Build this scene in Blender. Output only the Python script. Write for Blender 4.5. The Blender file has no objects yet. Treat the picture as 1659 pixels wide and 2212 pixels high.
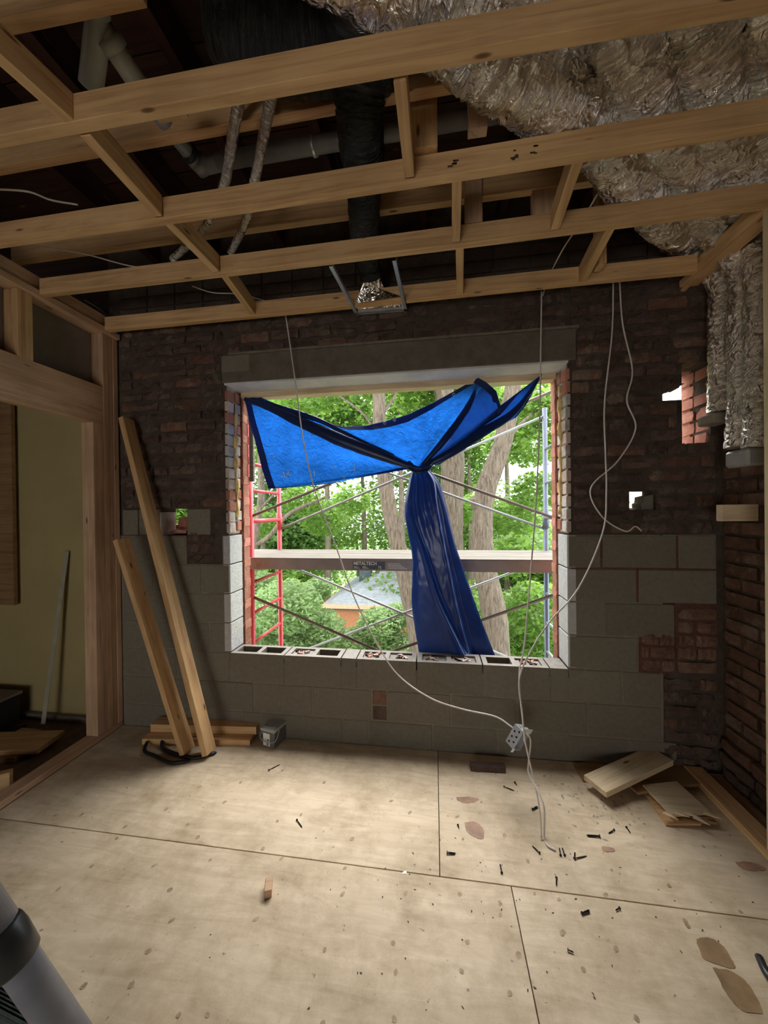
import bpy, bmesh, math, random
import numpy as np
from math import sin, cos, pi, atan, sqrt, radians
from mathutils import Vector, Matrix, Quaternion, noise
random.seed(7); rng = np.random.default_rng(7)
S = bpy.context.scene
COL = S.collection
# ------------------------------------------------------------------ camera
FPX = 765.0; W, H = 1659, 2212
psi = atan(108.5/FPX); th = atan(3.7/FPX); rho = 0.012
CP = np.array([0, 0, 1.52])
F_ = np.array([-sin(psi)*cos(th), cos(psi)*cos(th), -sin(th)])
R0 = np.array([cos(psi), sin(psi), 0.0]); U0 = np.cross(R0, F_)
R_ = cos(rho)*R0 - sin(rho)*U0; U_ = cos(rho)*U0 + sin(rho)*R0
cam = bpy.data.cameras.new('camera'); co = bpy.data.objects.new('camera', cam); COL.objects.link(co)
cam.sensor_fit = 'HORIZONTAL'; cam.sensor_width = 36; cam.lens = 36*FPX/W; cam.clip_start = 0.05; cam.clip_end = 300
co.matrix_world = Matrix(((R_[0], U_[0], -F_[0], CP[0]), (R_[1], U_[1], -F_[1], CP[1]), (R_[2], U_[2], -F_[2], CP[2]), (0, 0, 0, 1)))
S.camera = co
def P(x, y, ax, v):
    """the world point seen at photo pixel (x, y) that lies on the plane ax = v"""
    d = F_ + R_*(x-W/2)/FPX - U_*(y-H/2)/FPX; i = 'XYZ'.index(ax)
    return Vector(CP + d*((v-CP[i])/d[i]))
# ------------------------------------------------------------------ world and light
wd = bpy.data.worlds.new('overcast_sky'); S.world = wd; wd.use_nodes = True
bg = wd.node_tree.nodes['Background']; bg.inputs[0].default_value = (0.93, 0.97, 1.0, 1); bg.inputs[1].default_value = 5.0
def area(name, loc, rot, sx, sy, e, col):
    l = bpy.data.lights.new(name, 'AREA'); l.shape = 'RECTANGLE'; l.size = sx; l.size_y = sy; l.energy = e; l.color = col
    o = bpy.data.objects.new(name, l); COL.objects.link(o); o.location = loc; o.rotation_euler = rot; return o
pt = area('sky_portal', (-0.30, 2.56, 1.47), (-pi/2, 0, 0), 2.3, 2.0, 1, (1, 1, 1)); pt.data.cycles.is_portal = True
area('rear_fill_lamp', (-1.2, -2.85, 0.8), (pi/2, 0, 0), 2.0, 1.1, 10, (1.0, 0.82, 0.60))  # unseen fill lamp added behind the camera to brighten the interior
sn = bpy.data.lights.new('soft_sun', 'SUN'); sn.energy = 11.5; sn.angle = radians(60); sn.color = (1.0, 0.97, 0.92)
so = bpy.data.objects.new('soft_sun', sn); COL.objects.link(so); so.rotation_euler = (radians(-33), 0, radians(-6))
S.view_settings.view_transform = 'Standard'; S.view_settings.look = 'None'
S.view_settings.exposure = 0.08; S.view_settings.gamma = 1; S.view_settings.use_curve_mapping = False
S.cycles.max_bounces = 8; S.cycles.diffuse_bounces = 5
# ------------------------------------------------------------------ materials
def nm(name):
    m = bpy.data.materials.new(name); m.use_nodes = True
    nt = m.node_tree; return m, nt.nodes, nt.links, nt.nodes['Principled BSDF']
def ramp(N, stops):
    r = N.new('ShaderNodeValToRGB'); e = r.color_ramp.elements
    while len(e) < len(stops): e.new(0.5)
    for k, (p, c) in enumerate(stops):
        e[k].position = p; e[k].color = (*c, 1) if len(c) == 3 else c
    return r
def coords(N, L, scale=(1, 1, 1), rnd=True, kind='Object'):
    tc = N.new('ShaderNodeTexCoord'); mp = N.new('ShaderNodeMapping'); mp.inputs['Scale'].default_value = scale
    L.new(tc.outputs[kind], mp.inputs['Vector'])
    if rnd:
        oi = N.new('ShaderNodeObjectInfo'); mu = N.new('ShaderNodeMath'); mu.operation = 'MULTIPLY'; mu.inputs[1].default_value = 37.0
        L.new(oi.outputs['Random'], mu.inputs[0]); L.new(mu.outputs[0], mp.inputs['Location'])
    return mp.outputs[0]
def ntex(N, L, vec, sc, det=4, rough=0.6, dist=0.0):
    n = N.new('ShaderNodeTexNoise'); n.inputs['Scale'].default_value = sc; n.inputs['Detail'].default_value = det
    n.inputs['Roughness'].default_value = rough; n.inputs['Distortion'].default_value = dist
    if vec is not None: L.new(vec, n.inputs['Vector'])
    return n
def bump(N, L, h, b, st=0.3, d=0.01):
    n = N.new('ShaderNodeBump'); n.inputs['Strength'].default_value = st; n.inputs['Distance'].default_value = d
    L.new(h, n.inputs['Height']); L.new(n.outputs[0], b.inputs['Normal'])
def mix(N, L, f, a, b, mode='MIX'):
    m = N.new('ShaderNodeMix'); m.data_type = 'RGBA'; m.blend_type = mode
    for s, v in ((0, f), (6, a), (7, b)):
        if hasattr(v, 'links'): L.new(v, m.inputs[s])
        elif isinstance(v, (int, float)): m.inputs[s].default_value = v
        else: m.inputs[s].default_value = (*v, 1)
    return m.outputs[2]
def hue(N, L, col, rnd=0.25):
    oi = N.new('ShaderNodeObjectInfo'); mr = N.new('ShaderNodeMapRange'); mr.inputs[3].default_value = 1-rnd; mr.inputs[4].default_value = 1+rnd
    L.new(oi.outputs['Random'], mr.inputs[0]); h = N.new('ShaderNodeHueSaturation'); L.new(mr.outputs[0], h.inputs['Value']); L.new(col, h.inputs['Color'])
    return h.outputs[0]
def plain(name, c, rough=0.6, metal=0.0, var=0.12, sc=14, bs=0.15, spec=0.5):
    m, N, L, b = nm(name); v = coords(N, L, (1, 1, 1)); n = ntex(N, L, v, sc)
    r = ramp(N, [(0.3, tuple(x*(1-var) for x in c)), (0.7, tuple(min(1, x*(1+var)) for x in c))])
    L.new(n.outputs[0], r.inputs[0]); L.new(r.outputs[0], b.inputs['Base Color'])
    b.inputs['Roughness'].default_value = rough; b.inputs['Metallic'].default_value = metal; b.inputs['Specular IOR Level'].default_value = spec
    if bs: bump(N, L, n.outputs[0], b, bs, 0.004)
    return m
def lumber_mat(name, a, c, knots=True):
    m, N, L, b = nm(name)
    v = coords(N, L, (1.2, 22, 22)); n = ntex(N, L, v, 1.6, 5, 0.6, 0.8)
    r = ramp(N, [(0.28, a), (0.55, c), (0.8, tuple(min(1, x*1.12) for x in c))]); L.new(n.outputs[0], r.inputs[0])
    col = r.outputs[0]
    v2 = coords(N, L, (2.0, 7, 7)); vo = N.new('ShaderNodeTexVoronoi'); vo.inputs['Scale'].default_value = 1.5; L.new(v2, vo.inputs['Vector'])
    k = ramp(N, [(0.0, (1, 1, 1)), (0.05, (0.85, 0.85, 0.85)), (0.09, (0, 0, 0))]); L.new(vo.outputs['Distance'], k.inputs[0])
    col = mix(N, L, k.outputs[0], col, (0.16, 0.07, 0.03))
    v3 = coords(N, L, (1, 1, 1)); n3 = ntex(N, L, v3, 3, 3); r3 = ramp(N, [(0.35, (0.82, 0.8, 0.78)), (0.65, (1, 1, 1))]); L.new(n3.outputs[0], r3.inputs[0])
    col = mix(N, L, 1.0, col, r3.outputs[0], 'MULTIPLY')
    L.new(hue(N, L, col, 0.08), b.inputs['Base Color']); b.inputs['Roughness'].default_value = 0.72; b.inputs['Specular IOR Level'].default_value = 0.25
    bump(N, L, n.outputs[0], b, 0.12, 0.003)
    return m
M = {}
M['wood'] = lumber_mat('spruce_lumber', (0.47, 0.26, 0.115), (0.69, 0.44, 0.215))
M['wood_pink'] = lumber_mat('framing_lumber', (0.44, 0.26, 0.15), (0.62, 0.41, 0.26))
M['wood_pale'] = lumber_mat('pale_lumber', (0.52, 0.38, 0.22), (0.70, 0.56, 0.37))
M['wood_brown'] = lumber_mat('brown_board', (0.20, 0.11, 0.05), (0.32, 0.19, 0.09))
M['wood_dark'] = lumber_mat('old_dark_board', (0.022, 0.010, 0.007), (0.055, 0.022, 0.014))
M['wood_grey'] = lumber_mat('weathered_board', (0.10, 0.09, 0.075), (0.17, 0.155, 0.13))
# plywood sheets
m, N, L, b = nm('plywood_subfloor')
v = coords(N, L, (1.5, 9, 3)); n = ntex(N, L, v, 2.2, 5, 0.6, 1.2); r = ramp(N, [(0.3, (0.56, 0.44, 0.295)), (0.7, (0.73, 0.60, 0.43))]); L.new(n.outputs[0], r.inputs[0])
vg = coords(N, L, (1, 1, 1), False); n2 = ntex(N, L, vg, 3.2, 8, 0.75); r2 = ramp(N, [(0.36, (0.70, 0.67, 0.62)), (0.56, (1, 1, 1))]); L.new(n2.outputs[0], r2.inputs[0])
col = mix(N, L, 1.0, r.outputs[0], r2.outputs[0], 'MULTIPLY')
n3 = ntex(N, L, vg, 42, 3, 0.6); r3 = ramp(N, [(0.68, (0, 0, 0)), (0.76, (0.75, 0.75, 0.75))]); L.new(n3.outputs[0], r3.inputs[0])
col = mix(N, L, r3.outputs[0], col, (0.14, 0.11, 0.09))
vo = N.new('ShaderNodeTexVoronoi'); vo.inputs['Scale'].default_value = 5.5; L.new(vg, vo.inputs['Vector'])
k = ramp(N, [(0.0, (0.35, 0.35, 0.35)), (0.02, (0.2, 0.2, 0.2)), (0.03, (0, 0, 0))]); L.new(vo.outputs['Distance'], k.inputs[0])
col = mix(N, L, k.outputs[0], col, (0.23, 0.15, 0.09))
L.new(col, b.inputs['Base Color']); b.inputs['Roughness'].default_value = 0.62; b.inputs['Specular IOR Level'].default_value = 0.3
bump(N, L, n2.outputs[0], b, 0.12, 0.004); M['ply'] = m
def masonry(name, stops, sm, smear, seed_sc=9, bs=0.9, val=0.25, sat=None):
    m, N, L, b = nm(name)
    v = coords(N, L, (1, 1, 1)); n = ntex(N, L, v, seed_sc, 7, 0.7); r = ramp(N, stops); L.new(n.outputs[0], r.inputs[0])
    g = N.new('ShaderNodeNewGeometry'); n2 = ntex(N, L, g.outputs['Position'], 5.0, 7, 0.72); r2 = ramp(N, [(smear, (0, 0, 0)), (smear+0.12, (1, 1, 1))]); L.new(n2.outputs[0], r2.inputs[0])
    col = mix(N, L, r2.outputs[0], hue(N, L, r.outputs[0], val), sm)
    L.new(col, b.inputs['Base Color']); b.inputs['Roughness'].default_value = 0.95; b.inputs['Specular IOR Level'].default_value = 0.1
    n4 = ntex(N, L, g.outputs['Position'], 60, 6, 0.7); a = N.new('ShaderNodeMath'); a.operation = 'ADD'; L.new(n4.outputs[0], a.inputs[0]); L.new(n2.outputs[0], a.inputs[1])
    bump(N, L, a.outputs[0], b, bs, 0.012)
    return m
M['brick'] = masonry('soot_stained_brick', [(0.3, (0.078, 0.052, 0.044)), (0.6, (0.145, 0.094, 0.076)), (0.85, (0.25, 0.17, 0.135))], (0.17, 0.13, 0.10), 0.52)
M['brick_red'] = masonry('red_brick', [(0.3, (0.12, 0.07, 0.05)), (0.6, (0.22, 0.125, 0.088)), (0.85, (0.34, 0.22, 0.16))], (0.25, 0.195, 0.15), 0.52)
M['brick_orange'] = masonry('clean_broken_brick', [(0.3, (0.42, 0.17, 0.12)), (0.6, (0.55, 0.26, 0.19)), (0.85, (0.62, 0.36, 0.28))], (0.55, 0.42, 0.36), 0.60)
M['brick_pale'] = masonry('mortar_smeared_lit_brick', [(0.3, (0.46, 0.33, 0.28)), (0.6, (0.60, 0.46, 0.40)), (0.85, (0.70, 0.60, 0.54))], (0.62, 0.59, 0.55), 0.46)  # reveal bricks paled by smears, dust and painted-in window light
M['mortar'] = masonry('dark_mortar', [(0.3, (0.075, 0.055, 0.045)), (0.7, (0.13, 0.10, 0.08))], (0.17, 0.135, 0.105), 0.58)
M['mortar_grey'] = masonry('grey_mortar', [(0.3, (0.19, 0.165, 0.125)), (0.7, (0.26, 0.225, 0.175))], (0.29, 0.25, 0.20), 0.58, bs=0.5)
M['mortar_red'] = masonry('red_stained_mortar', [(0.3, (0.12, 0.055, 0.045)), (0.7, (0.18, 0.085, 0.068))], (0.20, 0.13, 0.11), 0.60)
M['block'] = masonry('concrete_block', [(0.3, (0.16, 0.142, 0.11)), (0.7, (0.20, 0.178, 0.138))], (0.22, 0.195, 0.15), 0.60, 40, 0.35, 0.08)
M['block_lit'] = masonry('lit_concrete_block', [(0.3, (0.46, 0.45, 0.44)), (0.7, (0.58, 0.57, 0.56))], (0.56, 0.52, 0.48), 0.58, 30, 0.6, 0.08)  # same block with the daylight on its reveals painted in
M['dusty_lit'] = masonry('dusty_lit_block_top', [(0.3, (0.24, 0.22, 0.20)), (0.7, (0.33, 0.31, 0.28))], (0.30, 0.22, 0.18), 0.58, 30, 0.6, 0.08)  # dust plus window light painted into the sill tops only
M['lintel'] = masonry('concrete_lintel', [(0.3, (0.13, 0.11, 0.09)), (0.7, (0.20, 0.175, 0.14))], (0.12, 0.095, 0.075), 0.56, 10, 0.35)
M['white_soffit'] = plain('scuffed_white_board', (0.62, 0.60, 0.60), 0.7, var=0.15, sc=6)
M['drywall'] = plain('yellow_green_board', (0.40, 0.315, 0.14), 0.85, var=0.07, sc=2.5)
M['greyboard'] = plain('grey_brown_board', (0.20, 0.17, 0.14), 0.9)
M['plaster'] = plain('room_plaster', (0.24, 0.20, 0.15), 0.9)
M['dark_floor'] = plain('dark_floor', (0.14, 0.09, 0.055), 0.8, var=0.3)
M['black'] = plain('black_iron', (0.02, 0.021, 0.024), 0.45, 0.3)
M['screw'] = plain('black_screw', (0.016, 0.014, 0.013), 0.4, 0.5, bs=0)
M['black_plastic'] = plain('black_plastic', (0.022, 0.024, 0.026), 0.38, 0)
M['ribbed'] = plain('ribbed_dark_plastic', (0.045, 0.06, 0.06), 0.55, 0, var=0.5, sc=30)
M['pvc'] = plain('grey_pipe', (0.20, 0.195, 0.20), 0.45, 0)
M['pvc_pale'] = plain('pale_grey_pipe', (0.30, 0.29, 0.25), 0.5, 0)
M['pole'] = plain('grey_tube', (0.20, 0.21, 0.25), 0.35, 0.2, bs=0.03)
M['cable'] = plain('white_cable', (0.66, 0.60, 0.54), 0.5, 0, var=0.08, bs=0)
M['white'] = plain('white_paper', (0.78, 0.76, 0.73), 0.7, 0, var=0.04, bs=0)
M['steel'] = plain('galvanised_steel', (0.66, 0.69, 0.73), 0.28, 0.6, var=0.12, sc=30, bs=0.05)
M['steel_dark'] = plain('shaded_brace_steel', (0.14, 0.115, 0.10), 0.5, 0.4)  # shade on the front braces painted in as darker steel
M['steel_lite'] = plain('bright_brace_steel', (0.24, 0.25, 0.25), 0.45, 0.5)
M['steel_blue'] = plain('blue_grey_painted_steel', (0.13, 0.16, 0.23), 0.45, 0.2)
M['red_paint'] = plain('red_painted_steel', (0.62, 0.07, 0.09), 0.4, 0.1)
M['foam'] = plain('yellow_spray_foam', (0.70, 0.50, 0.20), 0.8, 0, var=0.35, sc=25, bs=0.8)
M['stain'] = plain('brown_stain', (0.30, 0.19, 0.09), 0.55, 0, var=0.35, sc=12)
M['rust'] = plain('reddish_stain', (0.34, 0.20, 0.13), 0.6, 0, var=0.3, sc=20)
M['knot'] = plain('plywood_knot', (0.37, 0.26, 0.15), 0.6, 0, var=0.35, sc=60)
M['ink'] = plain('dark_ink', (0.07, 0.05, 0.035), 0.8, 0, bs=0)
M['smudge'] = plain('grey_smudge', (0.36, 0.31, 0.25), 0.8, 0, var=0.4, sc=60)
m, N, L, b = nm('maple_bark'); g = N.new('ShaderNodeNewGeometry'); mp = N.new('ShaderNodeMapping'); mp.inputs['Scale'].default_value = (14, 14, 2.2); L.new(g.outputs['Position'], mp.inputs['Vector'])
n = ntex(N, L, mp.outputs[0], 2.4, 6, 0.7, 0.6); r = ramp(N, [(0.36, (0.07, 0.055, 0.04)), (0.5, (0.17, 0.135, 0.095)), (0.75, (0.27, 0.225, 0.165))]); L.new(n.outputs[0], r.inputs[0]); L.new(r.outputs[0], b.inputs['Base Color'])
b.inputs['Roughness'].default_value = 0.95; bump(N, L, n.outputs[0], b, 1.0, 0.05); M['bark'] = m
M['shingle'] = masonry('grey_shingle', [(0.3, (0.20, 0.215, 0.23)), (0.7, (0.33, 0.35, 0.37))], (0.36, 0.37, 0.39), 0.55, 6, 0.5)
M['orange_wall'] = plain('orange_brick_wall', (0.42, 0.17, 0.08), 0.9)
M['copper'] = plain('copper_fascia', (0.66, 0.36, 0.22), 0.6)
M['navy'] = plain('dark_slate_paint', (0.05, 0.07, 0.09), 0.6)
M['grass'] = plain('ground_plants', (0.10, 0.16, 0.05), 0.9, var=0.4, sc=1.5)
M['tub'] = plain('clear_plastic_tub', (0.13, 0.13, 0.125), 0.25, 0, bs=0)
M['tub_lid'] = plain('frosted_lid', (0.36, 0.35, 0.33), 0.4, 0, bs=0)
M['deck_al'] = plain('scaffold_rail_metal', (0.26, 0.215, 0.19), 0.6, 0.2)
def foil(name, tint, scl, rough=0.24):
    m, N, L, b = nm(name); v = coords(N, L, (1, 1, 1), False, 'UV')
    mp = N.new('ShaderNodeMapping'); mp.inputs['Scale'].default_value = scl; L.new(v, mp.inputs['Vector'])
    n = ntex(N, L, mp.outputs[0], 5, 6, 0.65, 1.6); g = N.new('ShaderNodeNewGeometry'); n2 = ntex(N, L, g.outputs['Position'], 15, 2, 0.5, 2.0)
    a = N.new('ShaderNodeMath'); a.operation = 'ADD'; L.new(n.outputs[0], a.inputs[0]); L.new(n2.outputs[0], a.inputs[1])
    b.inputs['Base Color'].default_value = (*tint, 1); b.inputs['Metallic'].default_value = 0.97 if tint[0] > 0.2 else 0.0; b.inputs['Roughness'].default_value = rough
    bump(N, L, a.outputs[0], b, 1.0, 0.022); return m
M['foil'] = foil('crinkled_foil', (0.92, 0.87, 0.80), (1.1, 0.30, 1), 0.2)
M['blackfoil'] = foil('crinkled_black_film', (0.03, 0.032, 0.035), (1.5, 0.35, 1), 0.2)
def thin(name, c, t, tw=0.5, rough=0.4, ns=3.0):
    m, N, L, b = nm(name); g = N.new('ShaderNodeNewGeometry'); n = ntex(N, L, g.outputs['Position'], ns, 5, 0.7)
    r = ramp(N, [(0.32, tuple(x*0.72 for x in c)), (0.68, tuple(min(1, x*1.25) for x in c))]); L.new(n.outputs[0], r.inputs[0])
    r2 = ramp(N, [(0.32, tuple(x*0.72 for x in t)), (0.68, tuple(min(1, x*1.2) for x in t))]); L.new(n.outputs[0], r2.inputs[0])
    L.new(r.outputs[0], b.inputs['Base Color']); b.inputs['Roughness'].default_value = rough
    tr = N.new('ShaderNodeBsdfTranslucent'); L.new(r2.outputs[0], tr.inputs[0])
    mx = N.new('ShaderNodeMixShader'); mx.inputs[0].default_value = tw; L.new(b.outputs[0], mx.inputs[1]); L.new(tr.outputs[0], mx.inputs[2])
    L.new(mx.outputs[0], N['Material Output'].inputs[0]); return m, N, L, b, tr
M['tarp'], N, L, b, tr = thin('blue_tarp', (0.012, 0.055, 0.25), (0.008, 0.105, 0.46), 0.5, 0.33, 4)
g = N.new('ShaderNodeNewGeometry'); nn = ntex(N, L, g.outputs['Position'], 16, 6, 0.6, 2.0); bump(N, L, nn.outputs[0], b, 0.9, 0.02); L.new(b.inputs['Normal'].links[0].from_socket, tr.inputs['Normal'])
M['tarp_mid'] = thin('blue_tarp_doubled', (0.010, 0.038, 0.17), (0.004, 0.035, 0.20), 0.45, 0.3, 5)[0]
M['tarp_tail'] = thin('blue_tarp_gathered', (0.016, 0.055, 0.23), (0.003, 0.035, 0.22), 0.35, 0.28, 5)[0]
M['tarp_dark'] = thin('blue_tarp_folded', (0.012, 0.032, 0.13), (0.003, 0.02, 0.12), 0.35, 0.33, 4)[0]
M['leaf_a'] = thin('maple_leaf', (0.13, 0.23, 0.045), (0.25, 0.43, 0.06), 0.5, 0.5, 1.6)[0]
M['leaf_b'] = thin('pale_shrub_leaf', (0.24, 0.34, 0.15), (0.32, 0.47, 0.17), 0.5, 0.5, 1.6)[0]
M['leaf_c'] = thin('deep_leaf', (0.10, 0.19, 0.05), (0.16, 0.30, 0.06), 0.5, 0.5, 1.6)[0]
# ------------------------------------------------------------------ helpers
def link(name, me, parent=None, loc=None):
    o = bpy.data.objects.new(name, me); COL.objects.link(o)
    if loc is not None: o.location = loc
    if parent is not None: o.parent = parent
    return o
def tag(o, label, cat, group=None, kind=None):
    o['label'] = label; o['category'] = cat
    if group: o['group'] = group
    if kind: o['kind'] = kind
    return o
def struct(o, label=None):
    o['kind'] = 'structure'
    if label: o['label'] = label
    return o
def empty(name, loc=(0, 0, 0), parent=None): return link(name, None, parent, loc)
class MB:
    def __init__(s): s.v = []; s.f = []; s.uv = {}
    def add(s, vs, fs):
        k = len(s.v); s.v += [tuple(x) for x in vs]; s.f += [tuple(i+k for i in f) for f in fs]; return s
    def box(s, a, b, mt=None):
        vs = [Vector((x, y, z)) for x in (a[0], b[0]) for y in (a[1], b[1]) for z in (a[2], b[2])]
        if mt is not None: vs = [mt @ q for q in vs]
        return s.add(vs, [(0, 1, 3, 2), (4, 6, 7, 5), (0, 4, 5, 1), (2, 3, 7, 6), (0, 2, 6, 4), (1, 5, 7, 3)])
    def prism(s, poly, d):
        n = len(poly); d = Vector(d); a = [Vector(p) for p in poly]
        return s.add(a+[p+d for p in a], [tuple(range(n))[::-1], tuple(range(n, 2*n))]+[(i, (i+1) % n, n+(i+1) % n, n+i) for i in range(n)])
    def tube(s, pts, rad, n=10, cap=True, jit=0.0, flat=(1, 1)):
        pts = [Vector(p) for p in pts]; m_ = len(pts)
        if not hasattr(rad, '__len__'): rad = [rad]*m_
        t = [(pts[min(i+1, m_-1)]-pts[max(i-1, 0)]).normalized() for i in range(m_)]
        up = Vector((0, 0, 1)) if abs(t[0].z) < 0.9 else Vector((1, 0, 0)); a = t[0].cross(up).normalized()
        k = len(s.v)
        for i in range(m_):
            a = (a-t[i]*a.dot(t[i])).normalized(); c = t[i].cross(a)
            for j in range(n):
                w = 2*pi*j/n; r = rad[i]*(1+(random.uniform(-jit, jit) if jit else 0))
                s.v.append(tuple(pts[i]+a*cos(w)*r*flat[0]+c*sin(w)*r*flat[1]))
        for i in range(m_-1):
            for j in range(n):
                q = (k+i*n+j, k+i*n+(j+1) % n, k+(i+1)*n+(j+1) % n, k+(i+1)*n+j); s.uv[len(s.f)] = [(i, j), (i, j+1), (i+1, j+1), (i+1, j)]; s.f.append(q)
        if cap: s.f.append(tuple(range(k, k+n))[::-1]); s.f.append(tuple(range(k+(m_-1)*n, k+m_*n)))
        return s
    def mesh(s, name, mat, smooth=False, bevel=0.0, seg=1, uvs=(0.02, 0.05)):
        me = bpy.data.meshes.new(name); me.from_pydata(s.v, [], s.f)
        if s.uv:
            ul = me.uv_layers.new(name='UVMap')
            for p in me.polygons:
                if p.index in s.uv:
                    for li, (a, b_) in zip(p.loop_indices, s.uv[p.index]): ul.data[li].uv = (a*uvs[0], b_*uvs[1])
        if bevel:
            bm = bmesh.new(); bm.from_mesh(me); bmesh.ops.bevel(bm, geom=list(bm.edges), offset=bevel, segments=seg, affect='EDGES', profile=0.7); bm.to_mesh(me); bm.free()
        for m_ in (mat if isinstance(mat, list) else [mat]): me.materials.append(M[m_] if isinstance(m_, str) else m_)
        if smooth: me.shade_smooth()
        me.update(); return me
    def obj(s, name, mat, parent=None, **k):
        o = link(name, s.mesh(name, mat, **{q: w for q, w in k.items()}), parent); recenter(o); return o
def recenter(o):
    me = o.data
    if not len(me.vertices) or o.parent is not None and o.parent.location.length > 0: return
    c = sum((v.co for v in me.vertices), Vector())/len(me.vertices); c.z = min(v.co.z for v in me.vertices)
    me.transform(Matrix.Translation(-c)); o.location = c
def spline(pts, n=8):
    pts = [Vector(p) for p in pts]; out = []
    q = [pts[0]*2-pts[1]]+pts+[pts[-1]*2-pts[-2]]
    for i in range(1, len(q)-2):
        for k in range(n):
            t = k/n; a, b_, c, d = q[i-1], q[i], q[i+1], q[i+2]
            out.append(0.5*((2*b_)+(c-a)*t+(2*a-5*b_+4*c-d)*t*t+(3*b_-a-3*c+d)*t**3))
    out.append(pts[-1]); return out
def board(name, p0, p1, w, h, mat='wood', parent=None, roll=None, bev=0.002, warp=0.0):
    """a straight board from p0 to p1 (centre line of its section), w across, h along 'roll' direction"""
    p0, p1 = Vector(p0), Vector(p1); d = p1-p0; Lg = d.length; x = d.normalized()
    up = Vector(roll) if roll is not None else Vector((0, 0, 1)); z = (up-x*up.dot(x)).normalized(); y = z.cross(x)
    nx = max(1, int(Lg/0.3)); mb = MB(); ph = random.uniform(0, 6)
    for i in range(nx+1):
        t = i/nx; dy = warp*sin(t*pi+ph*0)*sin(ph); dz = warp*0.5*sin(t*5+ph)
        mb.v += [(t*Lg, -w/2+dy, -h/2+dz), (t*Lg, w/2+dy, -h/2+dz), (t*Lg, w/2+dy, h/2+dz), (t*Lg, -w/2+dy, h/2+dz)]
    for i in range(nx):
        k = 4*i
        for j in range(4): mb.f.append((k+j, k+(j+1) % 4, k+4+(j+1) % 4, k+4+j))
    mb.f += [(3, 2, 1, 0), tuple(4*nx+j for j in range(4))]
    me = mb.mesh(name, mat); bm = bmesh.new(); bm.from_mesh(me)
    bmesh.ops.recalc_face_normals(bm, faces=bm.faces)
    ed = [e for e in bm.edges if e.is_manifold and e.calc_face_angle(0) > 0.7]
    bmesh.ops.bevel(bm, geom=ed, offset=bev, segments=1, affect='EDGES'); bm.to_mesh(me); bm.free()
    o = link(name, me, parent); mt = Matrix((x, y, z)).transposed().to_4x4(); mt.translation = p0; o.matrix_basis = mt
    if parent is not None: o.matrix_basis = parent.matrix_basis.inverted() @ mt
    return o
def bx(name, a, b, mat, parent=None, bevel=0.0):
    c = (Vector(a)+Vector(b))/2; h = Vector([abs(x)/2 for x in (Vector(b)-Vector(a))])
    mb = MB().box(-h, h); o = link(name, mb.mesh(name, mat, bevel=bevel), parent); o.location = c
    if parent is not None: o.location = c-parent.location
    return o
# ------------------------------------------------------------------ back wall
D = 2.25; TOPZ = 3.42
WX0, WX1, WZ0, WZ1 = -1.39, 0.787, 0.56, 2.39
def X(px, py=1100, Y=D): return P(px, py, 'Y', Y).x
def Z(px, py, Y=D): return P(px, py, 'Y', Y).z
hole_L = (X(347, 1120), X(402, 1120), 1.36, 1.55)
hole_A = (X(1476, 870), X(1538, 870), Z(1500, 958), Z(1500, 780))
hole_B = (X(1434, 850), X(1476, 850), Z(1455, 863), Z(1455, 832))
hole_C = (X(1466, 900), X(1476, 900), Z(1470, 930), Z(1470, 863))
hole_D = (X(1362, 1080), X(1420, 1080), Z(1390, 1102), Z(1390, 1060))
win = (WX0, WX1, WZ0, WZ1)
def slab(mb, x0, x1, z0, z1, y0, y1, holes):
    xs = sorted({x0, x1, *[h for q in holes for h in q[:2] if x0 < h < x1]}); zs = sorted({z0, z1, *[h for q in holes for h in q[2:] if z0 < h < z1]})
    def solid(i, j):
        if not (0 <= i < len(xs)-1 and 0 <= j < len(zs)-1): return False
        cx, cz = (xs[i]+xs[i+1])/2, (zs[j]+zs[j+1])/2
        return not any(a < cx < b and c < cz < d for a, b, c, d in holes)
    for i in range(len(xs)-1):
        for j in range(len(zs)-1):
            if not solid(i, j): continue
            a, b, c, d = xs[i], xs[i+1], zs[j], zs[j+1]
            mb.add([(a, y0, c), (b, y0, c), (b, y0, d), (a, y0, d)], [(0, 1, 2, 3)]); mb.add([(a, y1, c), (a, y1, d), (b, y1, d), (b, y1, c)], [(0, 1, 2, 3)])
            if not solid(i-1, j): mb.add([(a, y0, c), (a, y0, d), (a, y1, d), (a, y1, c)], [(0, 1, 2, 3)])
            if not solid(i+1, j): mb.add([(b, y0, c), (b, y1, c), (b, y1, d), (b, y0, d)], [(0, 1, 2, 3)])
            if not solid(i, j-1): mb.add([(a, y0, c), (a, y1, c), (b, y1, c), (b, y0, c)], [(0, 1, 2, 3)])
            if not solid(i, j+1): mb.add([(a, y0, d), (b, y0, d), (b, y1, d), (a, y1, d)], [(0, 1, 2, 3)])
g0 = 0.012
wmort = MB(); wopen = (WX0-g0, WX1+g0, 0.50, WZ1+0.05)
inner_holes = [wopen, hole_L, hole_A, hole_B, hole_C, hole_D]
slab(wmort, -2.31, 1.62, -0.02, TOPZ, D+g0, 2.40, inner_holes)
wall_back = link('wall_back', wmort.mesh('wall_back', 'mortar')); struct(wall_back)
ow = MB(); grow = lambda h, l, r, d, u: (h[0]-l, h[1]+r, h[2]-d, h[3]+u)
outer_holes = [(WX0+0.008, WX1-0.008, 0.38, WZ1+0.05), grow(hole_L, 0.12, -0.005, -0.07, 0), grow(hole_A, 0.03, 0, 0, 0), grow(hole_B, 0.12, 0, 0.02, 0.03), grow(hole_C, 0.1, 0, 0, 0), grow(hole_D, 0.05, 0.05, 0.05, 0.05)]
slab(ow, -2.31, 1.9, -3.5, TOPZ, 2.425, 2.50, outer_holes)
ow.obj('outer_leaf', 'brick_orange', wall_back)
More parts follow.
